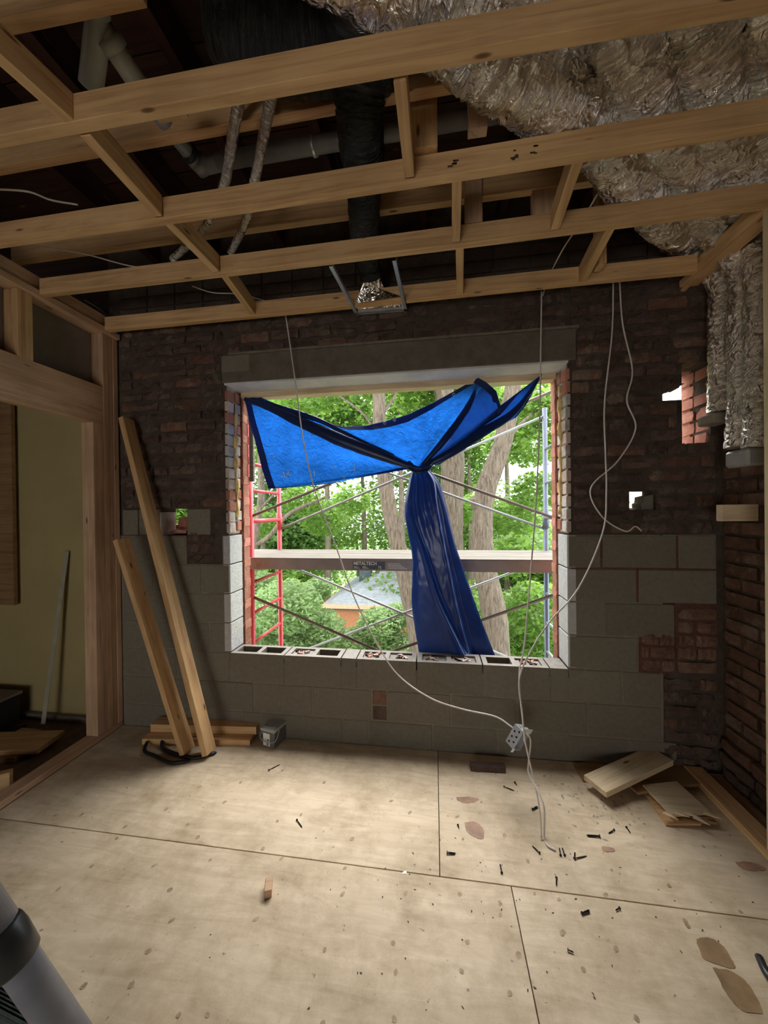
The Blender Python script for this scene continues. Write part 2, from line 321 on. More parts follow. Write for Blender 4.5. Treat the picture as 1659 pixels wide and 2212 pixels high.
# brick shapes
def rough_brick(name, l, d, h, mat, rg=0.006, ch=0.006):
    nx, nz = 5, 2; vs = []; fs = []
    def jj(a): return random.uniform(-a, a)
    for side, y in ((0, 0.0), (1, d)):
        for i in range(nx+1):
            for k in range(nz+1):
                e = (i in (0, nx)) + (k in (0, nz)); yy = y+(ch*e if side == 0 else 0)+(jj(rg) if side == 0 else 0)
                vs.append((-l/2+l*i/nx+(jj(rg) if 0 < i < nx else (random.uniform(0, rg)*(1 if i == 0 else -1))), yy, -h/2+h*k/nz+(0 if k == 1 else random.uniform(0, rg*0.8)*(1 if k == 0 else -1))))
    n = (nx+1)*(nz+1); ix = lambda s_, i, k: s_*n+i*(nz+1)+k
    for i in range(nx):
        for k in range(nz): fs.append((ix(0, i, k), ix(0, i+1, k), ix(0, i+1, k+1), ix(0, i, k+1)))
        fs.append((ix(0, i, 0), ix(1, i, 0), ix(1, i+1, 0), ix(0, i+1, 0))); fs.append((ix(0, i, nz), ix(0, i+1, nz), ix(1, i+1, nz), ix(1, i, nz)))
    for k in range(nz):
        fs.append((ix(0, 0, k), ix(0, 0, k+1), ix(1, 0, k+1), ix(1, 0, k))); fs.append((ix(0, nx, k), ix(1, nx, k), ix(1, nx, k+1), ix(0, nx, k+1)))
    return MB().add(vs, fs).mesh(name, mat)
BL, BH, CH = 0.215, 0.064, 0.0762
variants = {q: [rough_brick('brick', BL, 0.10, BH, q, rg, 0.006) for _ in range(9)] for q, rg in (('brick', 0.010), ('brick_red', 0.006), ('brick_orange', 0.007), ('brick_pale', 0.006))}
def put_brick(parent, cx, y, cz, l, mat='brick', rot=0.0, hs=1.0, dep=1.0, out=0.0, tilt=True, name='brick'):
    o = bpy.data.objects.new(name, random.choice(variants[mat])); COL.objects.link(o); o.parent = parent
    o.location = (cx, y+out, cz); o.scale = (l/BL, dep, hs)
    o.rotation_euler = (random.uniform(-.03, .03) if tilt else 0, random.uniform(-.016, .016) if tilt else 0, rot+(random.uniform(-.03, .03) if tilt else 0))
    return o
def intervals(x0, x1, z0, z1, cuts):
    segs = [(x0, x1)]
    for a, b, c, d in cuts:
        if c < z1-0.02 and d > z0+0.02:
            new = []
            for s_, e_ in segs:
                if b <= s_ or a >= e_: new.append((s_, e_)); continue
                if a > s_: new.append((s_, a))
                if b < e_: new.append((b, e_))
            segs = new
    return segs
nb = 0
def lay(parent, x0, x1, z0, z1, cuts, mat, y=D, rough=0.008, hb=0.3):
    global nb
    k = 0; z = z0
    while z+CH*0.6 < z1:
        for a, b in intervals(x0, x1, z, z+CH, cuts):
            x = a; first = True
            while x < b-0.03:
                l = BL*random.choice((0.5, 1)) if random.random() < hb else BL
                if first: l *= (0.5 if k % 2 else 1.0)*random.uniform(0.85, 1.0); first = False
                l = min(l, b-x)
                if b-x-l < 0.05: l = b-x
                put_brick(parent, x+l/2, y, z+CH/2, l-0.011, mat if random.random() > 0.12 or mat != 'brick' else 'brick_red', out=random.uniform(-rough, rough)); nb += 1
                x += l
        z += CH; k += 1
lint = (-1.424, 0.843, 2.36, 2.585)
cuts = [(WX0, WX1, 0.5, 2.45), lint, hole_A, hole_B, hole_C, hole_D]
lay(wall_back, -2.22, WX0-.030, 1.55, 2.86, cuts, 'brick', rough=0.012)
lay(wall_back, WX1+.030, 1.59, 1.36, 2.86, cuts, 'brick', rough=0.005)
lay(wall_back, WX0, WX1, 2.585, 2.88, cuts, 'brick', rough=0.012)
rest = MB()
for q in range(4):
    x = -2.2
    while x < 1.55: rest.box((x, D, 2.90+q*CH), (x+BL-.011, D+.05, 2.90+q*CH+BH)); x += BL
o = rest.obj('upper_brick_courses', 'mortar', wall_back); o['kind'] = 'stuff'  # dark mortar colour paints the gloom above the joists onto these bricks
# window reveal bricks (left and right), second wythe ends, orange outer face
for side, xe, sg in ((0, WX0, -1), (1, WX1, 1)):
    z = 1.37
    k = 0
    while z < 2.34:
        for (ya, yb, m_) in ((D+.003, D+.083, 'brick_pale' if random.random() < .7 else 'brick_orange'), (D+.096, 2.405, 'brick_pale' if k % 3 else 'brick_orange')):
            j_ = random.uniform(0, .005); mbj = MB().box((0, ya-D, .006), (.028, yb-D+random.uniform(-.006, .002), CH-.004)); o = link('brick', mbj.mesh('brick', m_, bevel=.004), wall_back)
            o.location = ((xe-.028+j_ if sg < 0 else xe-j_), D, z+(0.012 if ya > D+.05 else 0)); o.rotation_euler = (random.uniform(-.02, .02), 0, random.uniform(-.03, .03))
        z += CH; k += 1
    bx('reveal_mortar', (xe+sg*0.010, D+0.013, 1.37), (xe+sg*0.06, 2.40, 2.39), 'brick_pale', wall_back)
    z = 0.40 if side else 0.42; k = 0
    while z < 2.36:
        put_brick(wall_back, xe-sg*(0.004+0.010*(k % 2)*0.5)+sg*0.055, 2.42, z+CH/2, 0.115, 'brick_orange', dep=0.88); z += CH; k += 1
    sp = [Vector((xe-sg*0.004, D+0.088+0.006*sin(zz*9), zz)) for zz in np.arange(1.48, 2.33, 0.05)]
    fo = MB().tube(sp, [max(0.003, 0.011+0.009*sin(i*1.9+side)+0.005*sin(i*4.1)) for i in range(len(sp))], 7, jit=0.25); fo.obj('foam_bead', 'foam', wall_back, smooth=True)
# concrete blocks
def blockmesh(w, mat, h=0.19, dep=0.14, bev=0.004): return MB().box((-w/2, 0, -h/2), (w/2, dep, h/2)).mesh('concrete_block', mat, bevel=bev)
def put_block(x0, x1, z0, z1, mat='block', name='concrete_block', dep=0.14):
    w = x1-x0-0.011; h = z1-z0-0.010
    o = link(name, MB().box((-w/2, 0, -h/2), (w/2, dep, h/2)).mesh(name, mat, bevel=0.004), wall_back)
    o.location = ((x0+x1)/2, D+random.uniform(0, 0.003), (z0+z1)/2); o.rotation_euler = (random.uniform(-.004, .004), random.uniform(-.003, .003), random.uniform(-.004, .004)); return o
xl, xr = -2.22, X(1430, 1500)
rowsB = [(0.16, 0.36, [xl, -1.93, X(548, 1525), X(675, 1525), X(803, 1525), X(837, 1525), X(974, 1525), X(1118, 1525), X(1270, 1525), xr], {4}),
         (-0.01, 0.16, [xl, -1.72, -1.32, X(740, 1590), X(797, 1590), X(935, 1590), X(1075, 1590), X(1225, 1590), X(1465, 1600)], {}),
         (0.56, 0.76, [xl, -1.95, -1.55, WX0], {}), (0.76, 0.96, [xl, -1.75, WX0], {}), (0.96, 1.16, [xl, X(330, 1180), X(434, 1200), WX0], {}),
         (1.16, 1.36, [xl, X(342, 1180), X(401, 1180)], {}), (1.36, 1.55, [xl, X(298, 1120), hole_L[0]], {}), (1.36, 1.55, [hole_L[1], X(455, 1120)], {}),
         (0.56, 0.76, [WX1, X(1380, 1410)], {}), (0.76, 0.96, [WX1, X(1305, 1330), X(1460, 1330)], {}),
         (0.96, 1.16, [WX1, X(1378, 1260), X(1548, 1260)], {}), (1.16, 1.36, [WX1, X(1300, 1190), X(1464, 1190), X(1548, 1190)], {})]
for z0, z1, js, special in rowsB:
    for i in range(len(js)-1):
        if i in special:
            put_block(js[i], js[i+1], z0, z0+0.10, 'brick', 'half_block'); put_block(js[i], js[i+1], z0+0.10, z1, 'brick_red', 'half_block')
        else: put_block(js[i], js[i+1], z0, z1)
# sill course: hollow blocks with open cores
rowA = [-1.40, X(614, 1455), X(737, 1455), X(770, 1455), X(900, 1455), X(1043, 1455), X(1188, 1455), 0.787]
def hollow(x0, x1, z0, z1, fill):
    w = x1-x0-0.008; h = z1-z0-0.008; mb = MB(); dep = 0.155
    if w < 0.2: mb.box((-w/2, 0, -h/2), (w/2, dep, h/2))
    else:
        t = 0.030; cw = (w-3*t)/2; xs = [-w/2, -w/2+t, -w/2+t+cw, -w/2+2*t+cw, w/2-t, w/2]
        mb.box((-w/2, 0, -h/2), (w/2, t, h/2)); mb.box((-w/2, dep-t, -h/2), (w/2, dep, h/2))
        for a, b in ((0, 1), (2, 3), (4, 5)): mb.box((xs[a], t, -h/2), (xs[b], dep-t, h/2))
        for q, (a, b) in enumerate(((1, 2), (3, 4))): mb.box((xs[a], t, -h/2), (xs[b], dep-t, h/2-(0.012 if fill[q] else 0.13)))
    me = mb.mesh('concrete_block', ['block', 'dusty_lit'])
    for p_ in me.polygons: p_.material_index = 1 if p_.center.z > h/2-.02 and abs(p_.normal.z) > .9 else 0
    o = link('concrete_block', me, wall_back); o.location = ((x0+x1)/2, D, (z0+z1)/2)
    for q in (0, 1):
        if fill[q] and w > 0.2:
            for _ in range(9):
                rr = random.uniform(.008, .02); cx = (-w/4 if q == 0 else w/4)+random.uniform(-.045, .045)
                put_brick(wall_back, o.location.x+cx, D+random.uniform(.045, .10), z1-0.012, rr*2.2, random.choice(('brick_pale', 'brick_orange', 'brick')), rot=random.uniform(0, 3), hs=0.35, dep=rr*9, name='rubble_chip')
fills = [(0, 0), (1, 0), (0, 0), (1, 1), (1, 1), (0, 1), (1, 1), (1, 0)]
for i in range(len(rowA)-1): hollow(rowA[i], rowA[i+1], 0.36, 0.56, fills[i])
put_block(xl, -1.80, 0.36, 0.56); put_block(-1.80, -1.40, 0.36, 0.56)
put_block(0.787, X(1344, 1470), 0.36, 0.56); put_block(X(1344, 1470), xr, 0.36, 0.56)
o = MB().box((WX0, D+0.003, 0.548), (WX1, D+0.158, 0.5615)).v
# window light painted pale on both jambs (the block ends inside the opening)
for xe, sg in ((WX0, -1), (WX1, 1)):
    for z0 in (0.56, 0.76, 0.96, 1.16):
        w = 0.05; o = link('block_end', MB().box((-w/2, 0, -0.096), (w/2, 0.158, 0.096)).mesh('block_end', 'block_lit', bevel=0.003), wall_back); o.location = (xe+sg*(w/2-0.002), D+0.001, z0+0.10)
o = link('block_end', MB().box((0, 0, 0), (.02, .145, .165)).mesh('block_end', 'block_lit', bevel=.002), wall_back); o.location = (hole_L[0]-.017, D+.003, 1.36)  # outside light on the small hole's jamb, painted as a pale face
# grey mortar behind blocks, red-stained mortar patch
mg = MB(); slab(mg, -2.24, xr+0.01, -0.02, 1.36, D+0.0045, D+0.02, [(WX0-.012, WX1+.012, 0.50, 1.5), (X(1380, 1410), 2, 0.56, 0.76), (X(1460, 1330), 2, 0.76, 0.96), (X(401, 1180)+.004, WX0-.055, 1.162, 1.4)])
slab(mg, xr, X(1548, 1190), 0.965, 1.36, D+0.0045, D+0.02, [])
mg.obj('grey_joints', 'mortar_grey', wall_back)
mr = MB(); mr.box((X(1380, 1410), D+0.004, 0.555), (X(1460, 1400), D+0.02, 0.762)); mr.box((X(1458, 1330), D+0.004, 0.70), (X(1552, 1330), D+0.02, 0.965))
mr.box((X(1300, 1190)-.006, D+.0035, 1.165), (X(1300, 1190)+.006, D+.02, 1.355)); mr.box((X(1464, 1190)-.006, D+.0035, 1.165), (X(1464, 1190)+.006, D+.02, 1.355))
mr.box((X(1378, 1260)-.006, D+.0035, .965), (X(1378, 1260)+.006, D+.02, 1.16)); mr.box((WX1+.02, D+.0035, 1.154), (X(1548, 1190), D+.02, 1.166))
mr.obj('red_joints', 'mortar_red', wall_back)
lay(wall_back, X(1384, 1410), X(1460, 1410), 0.56, 0.76, [], 'brick_red', y=D-.008, rough=0.002, hb=0.9)
lay(wall_back, X(1462, 1330), 1.585, 0.56, 0.96, [], 'brick_red', y=D-.008, rough=0.003)
lay(wall_back, X(1432, 1500), 1.585, 0.0, 0.56, [], 'brick', rough=0.007)
lay(wall_back, X(401, 1180)+.01, WX0-.11, 1.16, 1.36, [], 'brick', rough=0.006); lay(wall_back, X(455, 1120)+.01, WX0-.11, 1.36, 1.55, [], 'brick', rough=0.006)
# head: concrete lintel, white board soffit, timber strip
li = bx('lintel', (-1.424, D-0.012, 2.40), (0.843, 2.40, 2.585), 'lintel', wall_back, 0.004)
bx('lintel_ledge', (-1.37, D-0.02, 2.585), (0.86, D+0.03, 2.60), 'lintel', wall_back, 0.003)
bx('soffit_board', (-1.41, D-0.004, 2.388), (0.80, 2.415, 2.401), 'white_soffit', wall_back, 0.001)
bx('lintel_end', (-1.424, D-0.014, 2.47), (-1.22, D, 2.583), 'mortar_grey', wall_back, 0.003)
# chunks around the small holes
def chunk(pxs, y0, y1, mat, name='broken_brick'):
    mb = MB(); pts = [P(a, b, 'Y', y0) for a, b in pxs]; mb.prism(pts, (0, y1-y0, 0)); o = mb.obj(name, mat, wall_back); return o
chunk([(1430, 828), (1478, 828), (1478, 829), (1433, 849)], D+0.0, 2.39, 'brick')
chunk([(1386, 1103), (1421, 1103), (1421, 1066), (1391, 1073), (1390, 1085), (1384, 1088)], D+0.04, 2.39, 'block')
chunk([(1360, 1104), (1384, 1104), (1384, 1097), (1362, 1103)], D+0.02, 2.39, 'brick')
chunk([(347, 1092), (347, 1080), (385, 1080), (384, 1090), (366, 1093)], D+0.05, 2.39, 'brick_orange')
chunk([(383, 1152), (402, 1152), (402, 1116), (386, 1118)], D+0.12, 2.45, 'brick_orange')
chunk([(360, 1152), (402, 1152), (402, 1146), (375, 1143)], D+0.03, 2.45, 'brick_orange')
z = hole_A[2]; k = 0
while z < hole_A[3]-0.03:
    o = put_brick(wall_back, hole_A[1]+0.03+random.uniform(-.006, .006), D+0.02, z+CH/2, 0.07, 'brick_orange', dep=1.05)
    o = put_brick(wall_back, hole_A[1]+0.03+random.uniform(-.008, .006), D+0.13, z+CH/2, 0.07, 'brick_orange', dep=1.1); z += CH
put_brick(wall_back, X(1490, 775), D, hole_A[3]+0.03, 0.12, 'brick_red')
# ------------------------------------------------------------------ right brick wall
wr = MB().box((1.62, -2.9, -0.02), (1.9, 2.5, TOPZ)).mesh('wall_right', 'mortar'); wall_right = struct(link('wall_right', wr))
k = 0; z = 0.22
while z < 2.8:
    y = 2.235-(0.11 if k % 2 else 0)
    if k % 2: put_brick(wall_right, 1.607, 2.19, z+CH/2, 0.095, 'brick_red', rot=-pi/2, dep=0.35)
    while y > 1.35:
        l = BL; o = put_brick(wall_right, 1.605+random.uniform(-.004, .004), y-l/2, z+CH/2, l-0.011, 'brick_red', rot=-pi/2, dep=0.4); y -= l
    z += CH; k += 1
for k in range(3):
    y = 2.235
    while y > 1.4:
        l = random.uniform(.16, .24); put_brick(wall_right, 1.575-0.01*k*0+random.uniform(-.01, .004), y-l/2, k*CH+CH/2, l-0.012, 'brick' if k < 2 else 'brick_red', rot=-pi/2, dep=0.6); y -= l
# ------------------------------------------------------------------ floor
fl = MB().box((-2.23, -2.9, -0.06), (1.62, 2.26, -0.019)).mesh('floor', 'dark_floor'); floor = struct(link('floor', fl))
gp = 0.0018
sheets = [(-2.23, 0.006, 1.476, 2.25), (0.006, 1.60, 1.476, 2.25), (-2.23, 0.29, 0.256, 1.476), (0.29, 1.60, 0.256, 1.476), (-2.23, -0.9, -0.964, 0.256), (-0.9, 1.60, -0.964, 0.256), (-2.23, 0.2, -2.9, -0.964), (0.2, 1.6, -2.9, -0.964)]
shs = []
for i, (a, b, c, d) in enumerate(sheets):
    o = bx('plywood_sheet', (a+gp, c+gp, -0.019), (b-gp, d-gp, random.uniform(-0.0006, 0)), 'ply', floor, 0.0012); shs.append(o)
def disc(mb, c, rx, ry, a, n=14, jag=0.12, z=0.0006):
    k = len(mb.v); mb.v.append((c.x, c.y, z+0.0002))
    for i in range(n):
        t = 2*pi*i/n; r = 1+random.uniform(-jag, jag); x, y = rx*r*cos(t), ry*r*sin(t); mb.v.append((c.x+x*cos(a)-y*sin(a), c.y+x*sin(a)+y*cos(a), z))
    for i in range(n): mb.f.append((k, k+1+i, k+1+(i+1) % n))
kn = [(120, 1761), (176, 1760), (270, 1786), (252, 1811), (359, 1748), (405, 1781), (427, 1808), (454, 1858), (198, 1871), (334, 1870), (126, 1921), (367, 1922), (371, 1988), (320, 2055), (283, 2128), (181, 2130), (448, 2193), (386, 2193), (599, 1774), (485, 1733), (568, 1833), (608, 1855), (745, 1875), (740, 1931), (876, 1930), (993, 1932), (1081, 1976), (1080, 1951), (701, 2052), (697, 2212), (852, 2202), (997, 2098), (1215, 2014), (1207, 1943), (1321, 1880), (1140, 1860), (1308, 1933), (1375, 2200), (1101, 2146), (1260, 2094), (1445, 1913), (1480, 1990), (1520, 1829), (1600, 1970), (885, 1755), (845, 1730), (700, 1690), (610, 1665), (520, 1690), (430, 1700), (1000, 1813), (1090, 1805), (988, 1764), (1040, 1733), (1010, 2035), (849, 2037), (1216, 2016), (1485, 2000), (552, 1986), (855, 2100), (1155, 1930), (760, 1812), (650, 1760), (1120, 2063), (1330, 2050)]
mb = MB()
for x, y in kn: disc(mb, P(x, y, 'Z', 0), random.uniform(.006, .013), random.uniform(.005, .009), random.uniform(0.5, 1.5))
o = mb.obj('knot_marks', 'knot', floor); o['kind'] = 'stuff'
mb = MB()
for _ in range(90):
    x = random.gauss(1150, 280); y = random.gauss(1900, 130)
    if y > 1670: disc(mb, P(x, y, 'Z', 0), random.uniform(.002, .006), random.uniform(.0015, .003), random.uniform(0, 3), 7, 0.3)
o = mb.obj('dirt_specks', 'ink', floor); o['kind'] = 'stuff'
mb = MB()
for _ in range(70):
    x = random.gauss(1285, 45); y = 1735+(x-1285)*.35+random.gauss(0, 28)
    disc(mb, P(x, y, 'Z', 0), random.uniform(.004, .014), random.uniform(.003, .007), random.uniform(0, 3), 9, 0.35)
o = mb.obj('grey_smudges', 'smudge', floor); o['kind'] = 'stuff'
def blot(pxs, mat, name):
    mb = MB(); pts = spline([P(a, b, 'Z', 0) for a, b in pxs+[pxs[0]]], 6)[:-1]; c = sum(pts, Vector())/len(pts); n = len(pts)
    mb.v = [(c.x, c.y, 0.0009)]+[(p.x+random.uniform(-.002, .002), p.y+random.uniform(-.002, .002), 0.0007) for p in pts]; mb.f = [(0, 1+i, 1+(i+1) % n) for i in range(n)]
    return mb.obj(name, mat, floor)
blot([(1503, 2028), (1530, 2025), (1560, 2042), (1585, 2080), (1584, 2092), (1555, 2085), (1520, 2070), (1508, 2045)], 'stain', 'stain')
blot([(1540, 2090), (1580, 2098), (1620, 2130), (1645, 2180), (1642, 2190), (1600, 2182), (1565, 2140)], 'stain', 'stain')
blot([(1588, 1862), (1620, 1862), (1650, 1872), (1652, 1880), (1620, 1882), (1600, 1875)], 'rust', 'stain')
blot([(1003, 1778), (1025, 1775), (1045, 1792), (1043, 1812), (1025, 1808), (1008, 1795)], 'stain_light' if 'stain_light' in M else 'rust', 'stain')
blot([(985, 1722), (1020, 1722), (1035, 1728), (1010, 1735), (990, 1730)], 'rust', 'stain')
blot([(1298, 1828), (1325, 1832), (1325, 1840), (1305, 1840)], 'rust', 'stain')
# ------------------------------------------------------------------ left framed wall
XL = -2.23
wall_left = struct(link('wall_left', MB().box((-2.335, -2.9, 2.40), (-2.322, 2.24, 2.80)).mesh('wall_left', 'greyboard')))
def st(name, y0, y1, z0, z1, mat='wood_pink', x1=XL, w=0.089):
    o = board(name, (x1-w/2, (y0+y1)/2, z0), (x1-w/2, (y0+y1)/2, z1), y1-y0, w, mat, wall_left, roll=(1, 0, 0)); return o
for a, b in ((2.131, 2.169), (2.170, 2.208), (2.209, 2.247)): st('king_stud', a, b, 0.038, 2.755, x1=XL+(0.0 if a != 2.170 else -0.002))
for a, b in ((2.054, 2.092), (2.0925, 2.1305)): st('jack_stud', a, b, 0.038, 2.128)
st('cripple_stud', 1.632, 1.670, 2.386, 2.755, 'wood'); st('cripple_stud', 1.670, 1.708, 2.386, 2.755, 'wood'); st('cripple_stud', 1.20, 1.238, 2.386, 2.755)
board('header', (XL-0.020, -2.0, 2.257), (XL-0.020, 2.13, 2.257), 0.038, 0.256, 'wood_pink', wall_left)
board('header', (XL-0.066, -2.0, 2.257), (XL-0.066, 2.13, 2.257), 0.038, 0.250, 'wood_pink', wall_left)
board('bottom_plate', (XL-0.045, -2.8, 0.019), (XL-0.045, 2.247, 0.019), 0.089, 0.038, 'wood_pink', wall_left)
board('top_plate', (XL-0.032, -2.8, 2.776), (XL-0.032, 2.247, 2.776), 0.110, 0.038, 'wood_pink', wall_left)
board('top_plate', (XL-0.045, -2.8, 2.84), (XL-0.045, 2.247, 2.84), 0.089, 0.089, 'wood_pink', wall_left)
# ------------------------------------------------------------------ adjoining room seen through the left opening
annex_floor = struct(link('floor_annex', MB().box((-4.4, -2.9, -0.10), (-2.232, 2.6, -0.032)).mesh('floor_annex', 'dark_floor')))
wall_annex = struct(link('wall_annex_back', MB().box((-4.4, 2.31, -0.03), (-2.32, 2.36, 2.74)).mesh('wall_annex_back', 'drywall')))
bx('floor_board', (-4.3, 2.27, -0.031), (-2.33, 2.305, 0.012), 'greyboard', wall_annex)
struct(link('wall_annex_gloom_fill', MB().box((-4.4, 2.31, 2.74), (-2.312, 2.36, 3.46)).mesh('wall_annex_gloom_fill', 'wood_dark')))  # dark box added to hide the sky and paint the blackness up here
struct(link('wall_annex_left', MB().box((-4.5, -2.9, -0.05), (-4.4, 2.6, 3.4)).mesh('wall_annex_left', 'plaster')))
pn = bx('plywood_panel', (-3.75, 2.26, Z(10, 1306, 2.27)), (X(27, 900, 2.27), 2.285, 2.75), 'wood_brown'); tag(pn, 'brown plywood panel fixed high at the far left of the yellow-green wall', 'panel')
def scrap(name, p0, p1, w, h, mat, label, cat='board', group=None, z=0.0, rollz=0.0, tilt=0.0):
    a, b = Vector(p0), Vector(p1); a.z = b.z = 0; a.z = z+h/2; b.z = z+h/2+tilt; o = board(name, a, b, w, h, mat, bev=0.0015); tag(o, label, cat, group); return o
AZ = -0.03
scrap('board_offcut', (-3.3, 1.86, 0), P(112, 1608, 'Z', AZ+.03), 0.20, 0.032, 'wood', 'broad pale board on the floor beyond the left opening', z=AZ+0.033)
scrap('board_offcut', (-3.5, 2.10, 0), P(80, 1582, 'Z', AZ+.03), 0.07, 0.03, 'wood_pale', 'narrow pale batten behind the broad board beyond the left opening', z=AZ)
scrap('board_offcut', (-3.3, 1.75, 0), (-2.62, 1.90, 0), 0.09, 0.032, 'wood_brown', 'brown batten lying under the broad board beyond the left opening', z=AZ)
scrap('wood_block', (-2.62, 1.50, 0), (-2.36, 1.66, 0), 0.038, 0.12, 'wood', 'short offcut standing on edge just behind the left bottom plate', 'offcut', z=AZ)
o = board('metal_strip', P(92, 1572, 'Y', 2.17), P(145, 1190, 'Y', 2.295), 0.035, 0.006, 'greyboard', roll=(0, 1, 0)); tag(o, 'grey strip leaning against the yellow-green wall', 'strip'); o.data.materials[0] = plain('grey_strip', (0.36, 0.33, 0.25), 0.6)
tb = empty('tool_box', (-3.25, 2.12, AZ)); tag(tb, 'black open metal box with grey lid against the yellow-green wall', 'box')
MB().box((-.3, -.09, 0.04), (.20, .09, .22)).obj('body', 'black', tb, bevel=.006); MB().box((-.31, -.10, .225), (.21, .10, .245)).box((-.31, -.11, .19), (.21, -.10, .245)).obj('lid', 'greyboard', tb, bevel=.003)
o = MB().box((-3.6, 1.98, AZ), (-2.93, 2.16, AZ+.045)).obj('dark_sheet', 'black_plastic', bevel=.004); tag(o, 'flat dark sheet on the floor in front of the black box', 'sheet')
# ------------------------------------------------------------------ ceiling
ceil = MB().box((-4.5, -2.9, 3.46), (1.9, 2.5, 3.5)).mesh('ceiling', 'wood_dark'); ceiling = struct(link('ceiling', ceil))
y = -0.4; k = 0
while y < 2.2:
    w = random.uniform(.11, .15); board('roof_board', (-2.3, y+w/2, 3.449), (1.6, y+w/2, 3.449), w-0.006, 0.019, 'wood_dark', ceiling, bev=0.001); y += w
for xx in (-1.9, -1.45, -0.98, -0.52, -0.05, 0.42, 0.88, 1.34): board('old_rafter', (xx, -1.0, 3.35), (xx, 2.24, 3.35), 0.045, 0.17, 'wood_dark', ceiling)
JZ = 2.77; HJ = 0.089
def joist(yl, yr, x0=-2.208, x1=1.40, z=JZ, mat='wood', name='joist', warp=0.006):
    a = Vector((x0, yl-0.019, z+HJ/2)); b = Vector((x1, yr-0.019, z+HJ/2)); return board(name, a, b, 0.038, HJ, mat, ceiling, warp=warp)
JY = [(2.166, 2.142), (1.764, 1.722), (1.408, 1.364), (1.020, 1.046)]
for yl, yr in JY: joist(yl, yr)
joist(0.66, 0.66); joist(0.28, 0.28)
def jy(i, x): yl, yr = JY[i]; return yl+(yr-yl)*(x+2.208)/3.608
def blocking(x_a, x_b, i, j, w=0.038, mat='wood'):
    ya = (jy(i, x_a) if i < 4 else 0.66)+0.001; yb = jy(j, x_b)-0.039
    board('blocking', (x_a, ya, JZ+HJ/2+.001), (x_b, yb, JZ+HJ/2+.001), w, 0.088, mat, ceiling)
blocking(-1.20, -1.14, 4, 3); blocking(-1.13, -1.14, 3, 2); blocking(-1.127, -1.11, 2, 1); blocking(-1.09, -1.13, 1, 0)
blocking(-0.085, -0.078, 3, 2); blocking(0.10, 0.115, 2, 1); blocking(0.135, 0.163, 1, 0); blocking(0.53, 0.552, 2, 1); blocking(0.80, 0.828, 1, 0)
# second tier, further up
board('upper_joist', (P(40, 575, 'Z', 3.0)-Vector((0, .02, -.045))), (P(1290, 405, 'Z', 3.0)-Vector((0, .02, -.045))), 0.038, 0.089, 'wood', ceiling)
board('upper_joist', (P(-40, 389, 'Z', 3.0)-Vector((0, .02, -.045))), (P(1180, 170, 'Z', 3.0)-Vector((0, .02, -.045))), 0.038, 0.089, 'wood', ceiling)
board('upper_joist', (P(0, 85, 'Z', 3.0)-Vector((0, .02, -.045))), (P(320, 20, 'Z', 3.0)-Vector((0, .02, -.045))), 0.038, 0.089, 'wood', ceiling)
for xa, xb, py, zb, dz in ((890, 945, 340, 2.862, .42), (1003, 1040, 494, 2.862, .3), (1147, 1195, 487, 2.862, .42), (1010, 1050, 300, 2.95, .3), (1160, 1200, 262, 2.95, .3)):
    a = P(xa, py, 'Z', zb); b = P(xb, py, 'Z', zb); c = (a+b)/2
    board('hanger_post', (c.x, c.y-0.02, zb), (c.x, c.y-0.02, zb+dz), abs(b.x-a.x), 0.038, 'wood_pink' if xa > 1000 else 'wood', ceiling, roll=(0, 1, 0))
c = P(1298, 575, 'Z', 2.80); board('hanger_post', (c.x, c.y+.01, 2.80), (c.x, c.y+.01, 3.3), 0.038, 0.07, 'wood', ceiling, roll=(0, 1, 0))
c = P(380, 262, 'Z', 2.862); board('nailer', (c.x-.06, c.y-.02, 2.90), (c.x+.05, c.y-.02, 2.90), 0.038, 0.08, 'wood', ceiling)
# ink stamps on the third joist
for (a, b_) in ((975, 352), (1110, 335), (1155, 330)):
    p = P(a, b_, 'Y', 1.343); mb = MB()
    for _ in range(5): x, z = random.uniform(-.02, .02), random.uniform(-.022, .022); mb.box((p.x+x, p.y-.0012, p.z+z), (p.x+x+random.uniform(.006, .02), p.y, p.z+z+.005))
    mb.obj('ink_stamp', 'ink', ceiling)
# ------------------------------------------------------------------ right stud partition
part = empty('stud_partition', (1.445, 1.7, 0)); tag(part, 'unfinished stud partition in front of the brick wall at right', 'partition')
board('bottom_plate', (1.445, -1.5, 0.019), (1.445, 2.24, 0.019), 0.095, 0.038, 'wood', part)
board('top_plate', (1.445, -1.5, 2.789), (1.445, 2.245, 2.789), 0.095, 0.038, 'wood', part)
board('top_plate', (1.46, -1.5, 2.835), (1.46, 2.13, 2.835), 0.089, 0.045, 'wood', part)
board('stud', (1.4455, 1.714, 0.038), (1.4455, 1.714, 2.77), 0.038, 0.089, 'wood_pale', part, roll=(1, 0, 0))
board('stud', (1.4455, 1.28, 0.038), (1.4455, 1.28, 2.77), 0.038, 0.089, 'wood_pale', part, roll=(1, 0, 0))
a = P(1553, 1108, 'Y', 1.99); board('nogging', (a.x, 1.99, a.z), (a.x+0.16, 1.99, a.z), 0.038, 0.082, 'wood_pale', part)
board('short_brace', (P(1455, 640, 'Z', 2.77)), (P(1505, 590, 'Z', 2.79)), 0.03, 0.05, 'wood', part)
board('floor_strip', (1.53, 1.2, 0.012), (1.53, 2.2, 0.012), 0.06, 0.024, 'wood_brown', part)
# ------------------------------------------------------------------ rear of the room (behind the camera)
rear = MB(); slab(rear, -4.5, 1.9, -0.1, 3.5, -3.0, -2.9, [(-2.2, -0.2, 0.2, 1.35)])  # opening made up for the fill lamp, sized to limit its light
struct(link('wall_rear', rear.mesh('wall_rear', 'plaster')))
